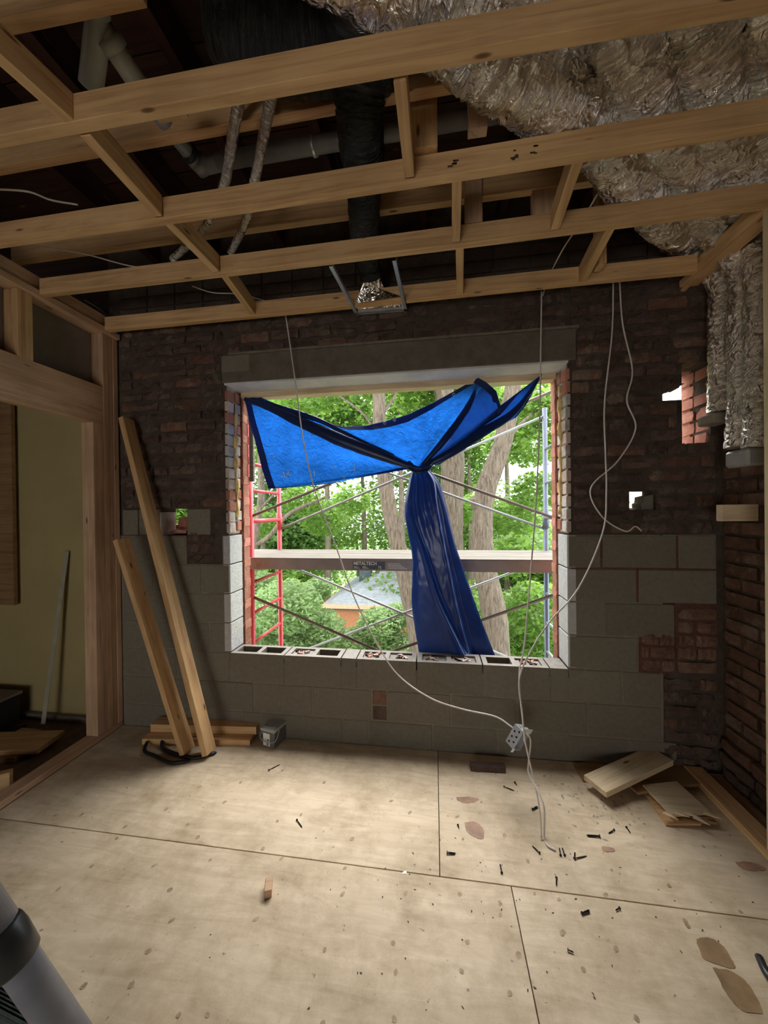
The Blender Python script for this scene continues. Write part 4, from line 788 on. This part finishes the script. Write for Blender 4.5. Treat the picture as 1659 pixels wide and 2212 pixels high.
# hem band: a second thickness of cloth along the outer edges
mb = MB(); hemw = 12.0
for i, (px, py) in enumerate(seg):
    d = math.hypot(px-KN[0], py-KN[1]); f = max(0.0, 1-(hemw if i > 60 else 6)/max(d, 1)*1.25)
    for q_ in (1.003, (1+f)/2, f):
        kk = min(nv_, max(0, q_**(1/.85)*nv_)); k0 = int(kk); k1 = min(nv_, k0+1); fr = kk-k0
        p = grid[i][k0]*(1-fr)+grid[i][k1]*fr; mb.v.append((p.x, p.y-.003, p.z))
for i in range(ns-1):
    for k in range(2): a = i*3+k; mb.f.append((a, a+1, a+4, a+3))
mb.obj('hem', 'tarp_dark', tarp, smooth=True)
# rolled upper edge running from the left corner down to the knot
def TP(x, y, Y): return P(x, y, 'Y', Y)-T0
for pts_, rr_, mt_ in (([(528, 862, 2.41), (580, 880, 2.41), (650, 912, 2.42), (730, 948, 2.42), (800, 975, 2.425), (860, 998, 2.43), (900, 1012, 2.44)], [.014, .024, .038, .046, .040, .026, .012], 'tarp_dark'),
                       ([(530, 856, 2.43), (600, 878, 2.43), (660, 898, 2.43), (705, 915, 2.435), (770, 950, 2.44), (850, 985, 2.44)], [.010, .016, .020, .014, .020, .012], 'tarp_mid'),
                       ([(1168, 814, 2.42), (1110, 890, 2.43), (1040, 935, 2.43), (970, 980, 2.43), (910, 1010, 2.44)], [.006, .022, .034, .030, .014], 'tarp_mid'),
                       ([(1035, 822, 2.43), (1010, 880, 2.425), (960, 950, 2.43), (912, 1005, 2.44)], [.006, .020, .024, .012], 'tarp_mid')):
    sp_ = spline([TP(*p) for p in pts_], 8); r_ = []
    for i in range(len(rr_)-1):
        for k in range(8): r_.append(rr_[i]*(1-k/8)+rr_[i+1]*k/8)
    r_.append(rr_[-1]); mb = MB(); mb.tube(sp_, r_, 16, jit=.06, flat=(.55, 1)); mb.obj('fold', mt_, tarp, smooth=True)
# knot
mb = MB(); mb.tube(spline([TP(882, 998, 2.44), TP(893, 1008, 2.41), TP(908, 1012, 2.405), TP(924, 1006, 2.415), TP(934, 994, 2.44)], 7), [.010]+[.015]*27+[.010], 12, jit=.18); mb.obj('knot', 'tarp_mid', tarp, smooth=True)
mb = MB(); mb.tube(spline([TP(884, 1012, 2.43), TP(900, 1020, 2.405), TP(918, 1018, 2.405), TP(932, 1008, 2.43)], 7), .010, 10, jit=.2); mb.obj('knot_wrap', 'tarp_dark', tarp, smooth=True)
# tail
lefte = [(892, 1012), (882, 1045), (873, 1100), (880, 1150), (890, 1200), (890, 1250), (889, 1300), (895, 1350), (905, 1410), (912, 1450)]
righte = [(925, 1012), (948, 1040), (960, 1075), (972, 1125), (985, 1180), (1002, 1230), (1022, 1290), (1042, 1345), (1068, 1412), (1085, 1450)]
nl, nu = 90, 60; mb = MB()
ls = spline([Vector((a, b, 0)) for a, b in lefte], 10); rs = spline([Vector((a, b, 0)) for a, b in righte], 10); n_ = len(ls)
for i in range(n_):
    v = i/(n_-1)
    for j in range(nu+1):
        u = j/nu; x = ls[i].x*(1-u)+rs[i].x*u; y = ls[i].y*(1-u)+rs[i].y*u
        bulge = 0.055*sqrt(max(0, 1-(2*u-1)**2))*(1-0.35*v)
        sg_ = lambda t: 1/(1+math.exp(-max(-30, min(30, t))))
        w = 0.008*sin(2*pi*(u*5.2-1.7*v))*max(0, 1-2.2*v)+.006*sin(2*pi*(u*1.5+.4*v))
        c1_ = .20+.50*max(0, (v-.30)/.7); on_ = min(1, max(0, (v-.22)*3))       # diagonal fold from the left edge down to the middle
        w += on_*(.050*sg_((c1_-u)/.012)*(1-.8*max(0, c1_-u))-.012*math.exp(-((u-c1_-.03)/.03)**2))
        c2_ = .86-.20*v; w += .045*min(1, v*3)*sg_((c2_-u)/.014)*(1 if u < c1_ else 1)-.02*math.exp(-((u-c2_-.03)/.025)**2)*min(1, v*2)
        w += .022*math.exp(-((u-c1_+.05)/.03)**2)*on_+.018*math.exp(-((u-c2_+.03)/.02)**2)*min(1, v*3)
        w += .004*noise.noise(Vector((x*.05, y*.03, 7)))+.003*noise.noise(Vector((x*.14, y*.1, 3)))
        p = P(x, y, 'Y', 2.487-bulge*.7-w*.75) ; mb.v.append(tuple(p-T0))
for i in range(n_-1):
    for j in range(nu): a = i*(nu+1)+j; mb.f.append((a, a+1, a+nu+2, a+nu+1))
k0 = len(mb.v)
for i in range(n_):
    v = i/(n_-1)
    for j in range(7): u = j/6; x = ls[i].x*(1-u)+rs[i].x*u; y = ls[i].y; p = P(x, ls[i].y*(1-u)+rs[i].y*u, 'Y', 2.487+.015*sin(pi*u)); mb.v.append(tuple(p-T0))
for i in range(n_-1):
    for j in range(6): a = k0+i*7+j; mb.f.append((a+1, a, a+7, a+8))
mb.obj('tail', 'tarp_tail', tarp, smooth=True)
for x, y in ((831, 914), (852, 907), (980, 852), (743, 1031), (1171, 813)):
    c = TP(x, y, ylay(x, y)-.012); mb = MB(); mb.tube([c+Vector((.008*cos(t), 0, .008*sin(t))) for t in np.linspace(0, 2*pi, 15)], .002, 6, cap=False); mb.obj('eyelet', 'steel', tarp)
# small white scuffs on the tarp
mb = MB()
for (x0_, y0_, x1_, y1_) in ((612, 1020, 615, 1028), (607, 1028, 617, 1030), (621, 1019, 619, 1029), (622, 1017, 626, 1029), (618, 1023, 625, 1025), (678, 1018, 680, 1028), (722, 1006, 725, 1012), (765, 1004, 766, 1018), (590, 985, 594, 988)):
    a, b = TP(x0_, y0_, 2.422), TP(x1_, y1_, 2.422); s = Vector((.0022, 0, .0022)); mb.prism([a-s, a+s, b+s, b-s], (0, .001, 0))
mb.obj('scuff_mark', 'white', tarp)['kind'] = 'stuff'
# ------------------------------------------------------------------ scaffold outside
YN, YF = 2.80, 3.35
sc = empty('scaffold', (-.28, 3.1, -3.6)); tag(sc, 'steel scaffold with red left frame, cross braces and a plank deck outside the window', 'scaffold')
S0 = sc.location
def stube(name, a, b, r, mat, n=12): return MB().tube([Vector(a)-S0, Vector(b)-S0], r, n).obj(name, mat, sc, smooth=True)
XSL, XSR = -1.53, .99
for xs_, mt_ in ((XSL, 'red_paint'), (XSR, 'steel_blue')):
    for y_ in (YN, YF): stube('post', (xs_, y_, -3.6), (xs_, y_, 2.42 if mt_ != 'red_paint' else 2.3), .021, mt_)
    z_ = -3.3
    for z_ in ([2.17, 1.93, 1.70, 1.44, .92, .66, .41, .15, -.1] if mt_ == 'red_paint' else [2.05, 1.75, 1.44, .98, .76, .50, .24, -.02]):
        stube('rung', (xs_, YN, z_), (xs_, YF, z_), .0135 if z_ != 1.44 else .019, mt_ if mt_ == 'red_paint' else 'steel_lite', 10)
    stube('coupling', (xs_, YF, 1.34), (xs_, YF, 1.50), .027, mt_)
def br(a, b, Y, mat): stube('brace', P(*a, 'Y', Y), P(*b, 'Y', Y), .0115 if Y < 3 else .0125, mat, 10)
def ext(a, b, Y, xa, xb):
    p, q_ = P(*a, 'Y', Y), P(*b, 'Y', Y); f = lambda x: p+(q_-p)*((x-p.x)/(q_.x-p.x)); return f(xa), f(xb)
for a, b, Y, mt_ in (((541, 1116), (712, 1045), YN, 'steel_dark'), ((945, 1028), (1195, 1118), YN, 'steel_dark'), ((541, 1287), (815, 1405), YN, 'steel_dark'), ((1195, 1286), (1046, 1338), YN, 'steel_dark'),
                     ((600, 1145), (883, 1024), YF, 'steel_lite'), ((961, 1065), (1165, 1138), YF, 'steel_lite'), ((650, 1232), (890, 1333), YF, 'steel_lite'), ((665, 1402), (1110, 1235), YF, 'steel_lite')):
    p, q_ = ext(a, b, Y, XSL, XSR); stube('brace', p, q_, .0115, mt_, 10)
ZP = 1.14
dk = MB().box((-1.9, YN-.04, ZP-.018), (1.35, YF+.02, ZP));
for i in range(len(dk.v)): dk.v[i] = tuple(Vector(dk.v[i])-S0)
for k in range(4):
    y0_ = YN-.035+k*.148; d2 = board('deck_plank', (-1.9, y0_+.074, ZP-.009), (1.35, y0_+.074, ZP-.009), .144, .020, 'wood_grey', sc, warp=.002)
def sbox(name, a, b, mat, bev=.001):
    mb = MB().box(Vector(a)-S0, Vector(b)-S0); return mb.obj(name, mat, sc, bevel=bev)
fr = sbox('side_rail', (-1.9, YN-.055, ZP-.095), (1.35, YN-.038, ZP-.004), 'deck_al'); sbox('side_rail', (-1.9, YF+.038, ZP-.095), (1.35, YF+.055, ZP-.004), 'deck_al')
sbox('rail_lip', (-1.9, YN-.060, ZP-.004), (1.35, YN-.03, ZP+.002), 'steel_dark')
yl_ = YN-.0565
la, lb_ = P(762, 1213, 'Y', yl_), P(832, 1230, 'Y', yl_)
sbox('sticker', (la.x, yl_-.0005, lb_.z), (lb_.x, yl_, la.z), 'navy', 0); sbox('sticker', (P(834, 1213, 'Y', yl_).x, yl_-.0005, lb_.z), (P(884, 1230, 'Y', yl_).x, yl_, la.z), 'deck_al', 0)
def text(body, loc, size, mat, parent, name='lettering', bold=0.0, xs=1.0):
    cu = bpy.data.curves.new(name, 'FONT'); cu.body = body; cu.size = size; cu.extrude = .0004; cu.offset = bold
    tmp = bpy.data.objects.new(name, cu); COL.objects.link(tmp); dg = bpy.context.evaluated_depsgraph_get(); me = bpy.data.meshes.new_from_object(tmp.evaluated_get(dg)); bpy.data.objects.remove(tmp)
    me.materials.clear(); me.materials.append(M[mat]); me.transform(Matrix.Rotation(pi/2, 4, 'X') @ Matrix.Diagonal((xs, 1, 1, 1))); o = link(name, me, parent); o.location = Vector(loc)-parent.location; return o
text('METALTECH', (la.x+.006, yl_-.001, la.z-.026), .036, 'white', sc, bold=.0006, xs=.93)
text('75', (P(816, 1225, 'Y', yl_).x, yl_-.001, lb_.z+.004), .03, 'white', sc)
mb = MB()
for i in range(3):
    for k in range(2): a = Vector((la.x+.008+k*.07, yl_-.0012, lb_.z+.006+i*.007))-S0; mb.box(a, a+Vector((.05-.012*i, .0006, .0025)))
for i in range(4):
    a = Vector((P(838, 1220, 'Y', yl_).x, yl_-.0012, lb_.z+.006+i*.012))-S0; mb.box(a, a+Vector((.15-.02*i, .0006, .003)))
mb.obj('fine_print', 'white', sc)['kind'] = 'stuff'
text('03', (P(552, 1222, 'Y', yl_).x, yl_-.001, P(552, 1224, 'Y', yl_).z), .045, 'rust', sc); text('6', (P(575, 1222, 'Y', yl_).x, yl_-.001, P(575, 1224, 'Y', yl_).z), .045, 'rust', sc)
# ------------------------------------------------------------------ outdoors
struct(link('ground', MB().box((-60, 2.6, -4.2), (60, 90, -4.0)).mesh('ground', 'grass')))
def leaves(name, centers, count, size, mat, parent, squash=0.75, shape=0):
    """centers: list of (Vector, radius); every leaf a small lobed polygon"""
    c = np.array([p for p, r in centers], float); r = np.array([r for p, r in centers]); wgt = r**2/np.sum(r**2)
    idx = rng.choice(len(c), count, p=wgt); d = rng.normal(size=(count, 3)); d /= np.linalg.norm(d, axis=1)[:, None]
    rad = r[idx]*rng.uniform(0.15, 1.0, count)**0.45; pos = c[idx]+d*rad[:, None]*np.array([1, 1, squash])
    base = np.array([(0, -.5, 0), (.22, -.18, .04), (.5, -.05, 0), (.28, .14, .05), (0, .55, 0), (-.28, .14, .05), (-.5, -.05, 0), (-.22, -.18, .04)]) if shape == 0 else np.array([(0, -.6, 0), (.18, -.15, .03), (.17, .2, .03), (0, .6, 0), (-.17, .2, .03), (-.18, -.15, .03)])
    nb_ = len(base); s = size*rng.uniform(.6, 1.25, count)
    a = rng.normal(size=(count, 3)); a[:, 2] *= .45; a /= np.linalg.norm(a, axis=1)[:, None]
    nrm = rng.normal(size=(count, 3))*.55+np.array([0, -.25, .9]); b = np.cross(nrm, a); b /= np.linalg.norm(b, axis=1)[:, None]; n_ = np.cross(a, b)
    v = pos[:, None, :]+s[:, None, None]*(base[None, :, 0, None]*b[:, None, :]+base[None, :, 1, None]*a[:, None, :]+base[None, :, 2, None]*n_[:, None, :])
    me = bpy.data.meshes.new(name); me.vertices.add(count*nb_); me.vertices.foreach_set('co', v.reshape(-1)); me.loops.add(count*nb_); me.loops.foreach_set('vertex_index', np.arange(count*nb_)); me.polygons.add(count)
    me.polygons.foreach_set('loop_start', np.arange(count)*nb_); me.materials.append(M[mat]); me.update(calc_edges=True); me.validate()
    if parent is not None and parent.location.length > 0: me.transform(Matrix.Translation(-parent.location))
    return link(name, me, parent)
def limb(mb, pts, rr, n=12):
    sp_ = spline(pts, 7); r_ = []
    for i in range(len(rr)-1):
        for k in range(7): r_.append(rr[i]*(1-k/7)+rr[i+1]*k/7)
    r_.append(rr[-1]); mb.tube(sp_, r_, n, jit=.035)
def tree(label, trunk, Y, r, crowns, cnt, size, mat, branches=(), base=None, shape=0, name='maple_tree', group='trees beyond the scaffold'):
    pts = [P(x, y, 'Y', Y) for x, y in trunk]; b = pts[-1].copy() if base is None else Vector(base); b.z = -4.0
    if pts: b.x = pts[-1].x; b.y = Y
    t = empty(name, b); tag(t, label, 'tree', group); mb = MB()
    rr = [w/FPX*Y*.5 for w in r]; limb(mb, [p-b for p in pts]+[Vector((0, 0, 0))], rr+[rr[-1]*1.25], 14)
    for bp, bw in branches: limb(mb, [P(x, y, 'Y', Y+dy)-b for x, y, dy in bp], [w/FPX*Y*.5 for w in bw], 8)
    mb.obj('trunk', 'bark', t, smooth=True)
    if cnt:
        cs_ = []
        for x, y, dy, rad in crowns: cs_.append((P(x, y, 'Y', Y+dy), rad))
        leaves('foliage', cs_, cnt, size, mat, t, shape=shape)
    return t
tree('slender maple trunk left of the tarp, rising between the scaffold braces', [(825, 560), (812, 740), (818, 850), (822, 960), (838, 1080), (862, 1190), (885, 1290), (905, 1420)], 6.0, [16, 24, 28, 28, 33, 36, 38, 40],
     [(760, 780, .5, .8), (880, 800, 1.0, .7), (640, 870, 1.5, .7), (760, 1080, 1.8, .45), (990, 870, 1.6, .5), (820, 820, .4, .5), (700, 850, .8, .5)], 6500, .12, 'leaf_a', [([(822, 960, 0), (790, 900, .2), (740, 860, .4), (700, 840, .5)], [8, 6, 5, 3]), ([(820, 900, 0), (850, 860, .2), (880, 800, .3)], [10, 8, 6])])
tree('broad rough-barked maple trunk directly behind the tarp tail', [(900, 500), (930, 700), (965, 880), (978, 990), (975, 1080), (972, 1200), (975, 1420)], 7.0, [26, 36, 44, 50, 50, 56, 70],
     [(1010, 830, 1.0, .8), (1090, 960, 2.0, .6), (960, 780, .6, .8), (1020, 1100, 3, .6), (900, 860, .8, .5)], 6500, .12, 'leaf_a')
tree('tall maple right of the tarp with a sawn stub on its trunk', [(1120, 600), (1112, 760), (1106, 850), (1085, 960), (1052, 1050), (1042, 1120), (1044, 1210), (1062, 1300), (1074, 1420)], 5.6, [20, 28, 33, 38, 42, 42, 46, 50, 54],
     [(1150, 960, .8, .55), (1160, 1060, 1.4, .5), (1100, 1120, 2.0, .6), (1150, 870, 1.0, .5), (1090, 1200, 2.5, .7), (1170, 1320, 2.5, .9), (1180, 880, .5, .4), (1110, 1190, .8, .4)], 9500, .11, 'leaf_a',
     [([(1042, 1110, 0), (1030, 1090, -.05), (1024, 1076, -.1)], [30, 24, 20]), ([(1085, 960, 0), (1120, 920, .2), (1165, 880, .4)], [12, 8, 4]), ([(1060, 1040, 0), (1085, 1000, .3), (1090, 940, .5)], [9, 7, 5])])
tree('leafy tree at the left of the window beyond the red scaffold frame', [(560, 960), (562, 1080), (548, 1200), (545, 1400)], 7.5, [10, 13, 16, 20],
     [(580, 960, .5, .8), (650, 1080, 1.2, .55), (560, 1130, 1.2, .6), (700, 1120, 2.0, .7), (620, 890, .6, .6)], 7000, .105, 'leaf_a',
     [([(545, 1180, 0), (580, 1160, 0), (625, 1110, .1), (700, 1075, .3)], [10, 12, 10, 6]), ([(562, 1100, 0), (600, 1060, 0), (640, 1030, .2)], [7, 5, 4])])
tree('pale leafy shrubby tree low behind the left scaffold rungs', [(600, 1330), (605, 1400)], 7.0, [7, 10],
     [(620, 1310, 0, .75), (690, 1360, .6, .6), (560, 1350, .4, .6), (640, 1400, .4, .7), (690, 1270, .8, .35), (560, 1270, .5, .5)], 16000, .095, 'leaf_b', shape=1, name='leafy_shrub', group='shrubs below the window')
tree('pale leafy shrub in front of the orange house', [(830, 1370), (830, 1420)], 8.0, [6, 8], [(820, 1350, 0, .55), (860, 1330, .3, .4), (770, 1390, 0, .5), (860, 1410, 0, .6)], 8500, .10, 'leaf_b', shape=1, name='leafy_shrub', group='shrubs below the window')
tree('bright leafy shrub low behind the right scaffold frame', [(1130, 1370), (1130, 1420)], 8.5, [6, 8], [(1120, 1400, 0, .9), (1190, 1390, .5, .9), (1100, 1310, 1.2, .5)], 11000, .10, 'leaf_a', shape=1, name='leafy_shrub', group='shrubs below the window')
# woodland further out: many crowns, each tree on its own
k = 0
far = [(560, 870, 13, 1.9), (640, 980, 15, 2.2), (700, 880, 14, 2.0), (780, 960, 16, 2.4), (860, 860, 14, 1.9), (920, 1000, 17, 2.3), (1010, 930, 15, 1.9), (1090, 880, 16, 1.7), (560, 1120, 14, 1.9), (660, 1150, 16, 2.3), (770, 1160, 18, 2.6), (900, 1150, 19, 2.8), (1010, 1130, 17, 2.3), (1120, 1140, 18, 1.9), (1130, 1220, 17, 2.2), (1010, 1230, 20, 2.8), (700, 1220, 21, 2.6), (580, 1230, 14, 1.9), (1190, 1240, 15, 1.9), (940, 1350, 14, 2.2), (1150, 1330, 19, 2.5), (390, 1090, 12, 1.5)]
adj = ['spreading', 'rounded', 'loose']
wh = ['at the left edge of the window, upper', 'left of centre above the deck', 'upper left between tarp and trunk', 'behind the slender trunk, upper', 'above the tarp dip', 'behind the broad trunk, upper', 'above the right wing of the tarp', 'upper right beside the tall maple', 'left edge just above the deck', 'left, just over the plank deck', 'centre left over the plank deck', 'hidden mostly behind the tail, over the deck', 'right of the tail over the deck', 'far right above the deck', 'right, just below the deck', 'right of the tail below the deck', 'left of the grey roof', 'left edge below the deck', 'right jamb below the deck', 'behind the tarp tail, low', 'lower right behind the shrub', 'glimpsed through the small square wall hole at left']
for (x, y, Y, rad) in far:
    c = P(x, y, 'Y', Y); b = Vector((c.x, Y, -4)); t = empty('distant_tree', b); tag(t, 'distant %s green tree %s' % (adj[k % 3], wh[k]), 'tree', 'distant trees')
    mb = MB(); limb(mb, [Vector((0, 0, 0)), Vector((.1, 0, (c.z+4)*.5)), c-b], [.16, .12, .05], 8); mb.obj('trunk', 'bark', t)
    cs_ = [(c+Vector((random.gauss(0, rad*.45), random.gauss(0, rad*.3), random.gauss(0, rad*.35))), rad*random.uniform(.5, .75)) for _ in range(11)]
    leaves('foliage', cs_, 5600, .19, ['leaf_a', 'leaf_a', 'leaf_c'][k % 3] if y < 1230 else 'leaf_a', t); k += 1
# house
hs = empty('house', P(840, 1400, 'Y', 15)*1.0); hs.location.z = -4.0; tag(hs, 'orange brick house with grey shingled hip roof beyond the trees', 'house'); H0 = hs.location
e0, e1 = P(700, 1306, 'Y', 12.6)-H0, P(985, 1306, 'Y', 12.6)-H0; ap = P(842, 1226, 'Y', 15.2)-H0
dy = 5.2; ez = e0.z
nrow = 16; mb = MB()
cor = [Vector((e0.x, e0.y, ez)), Vector((e1.x, e0.y, ez)), Vector((e1.x, e0.y+dy, ez)), Vector((e0.x, e0.y+dy, ez))]
for i in range(nrow):
    t0, t1 = i/nrow, (i+1)/nrow
    for s_ in range(4):
        a, b = cor[s_], cor[(s_+1) % 4]; l0, l1 = a+(ap-a)*t0, b+(ap-b)*t0; u0, u1 = a+(ap-a)*t1, b+(ap-b)*t1; z = Vector((0, 0, .03))
        mb.add([l0+z, l1+z, u1, u0, l0, l1], [(0, 1, 2, 3), (4, 5, 1, 0)])
mb.obj('roof', 'shingle', hs)
MB().box((e0.x-.05, e0.y-.06, ez-.12), (e1.x+.05, e0.y+.02, ez+.02)).obj('fascia', 'copper', hs); MB().box((e0.x-.05, e0.y, ez-.12), (e0.x+.03, e0.y+dy, ez+.02)).obj('fascia', 'copper', hs)
MB().box((e0.x+.35, e0.y+.25, -1), (e1.x-.35, e0.y+dy-.3, ez-.10)).obj('wall', 'orange_wall', hs)
MB().box((e0.x+.30, e0.y+.05, ez-.20), (e1.x-.2, e0.y+.30, ez-.12)).obj('gutter', 'navy', hs)
wx = P(805, 1330, 'Y', 12.85)-H0; w_ = MB().box((wx.x-.22, wx.y-.04, wx.z-.35), (wx.x+.25, wx.y+.1, wx.z+.22)).obj('window', 'white', hs); MB().box((wx.x-.17, wx.y-.05, wx.z-.3), (wx.x+.2, wx.y, wx.z+.17)).obj('pane', 'navy', hs)
ch = P(790, 1240, 'Y', 15)-H0; MB().box((ch.x-.25, ch.y-.2, ch.z-.6), (ch.x+.25, ch.y+.2, ch.z+.35)).obj('chimney', 'navy', hs, bevel=.01)
g_ = P(1158, 1352, 'Y', 9.5); sh = empty('garden_shed', (g_.x, g_.y, -4)); tag(sh, 'small shed wall with dark blue slatted shutter low at the right jamb', 'shed')
MB().box((-.35, 0, 0), (.5, .8, g_.z+4+.25)).obj('wall', 'mortar_grey', sh)
for i in range(9): MB().box((-.10, -.03, g_.z+4-.3+i*.055), (.22, -.005, g_.z+4-.26+i*.055)).obj('slat', 'navy', sh)
print('bricks back wall', nb)
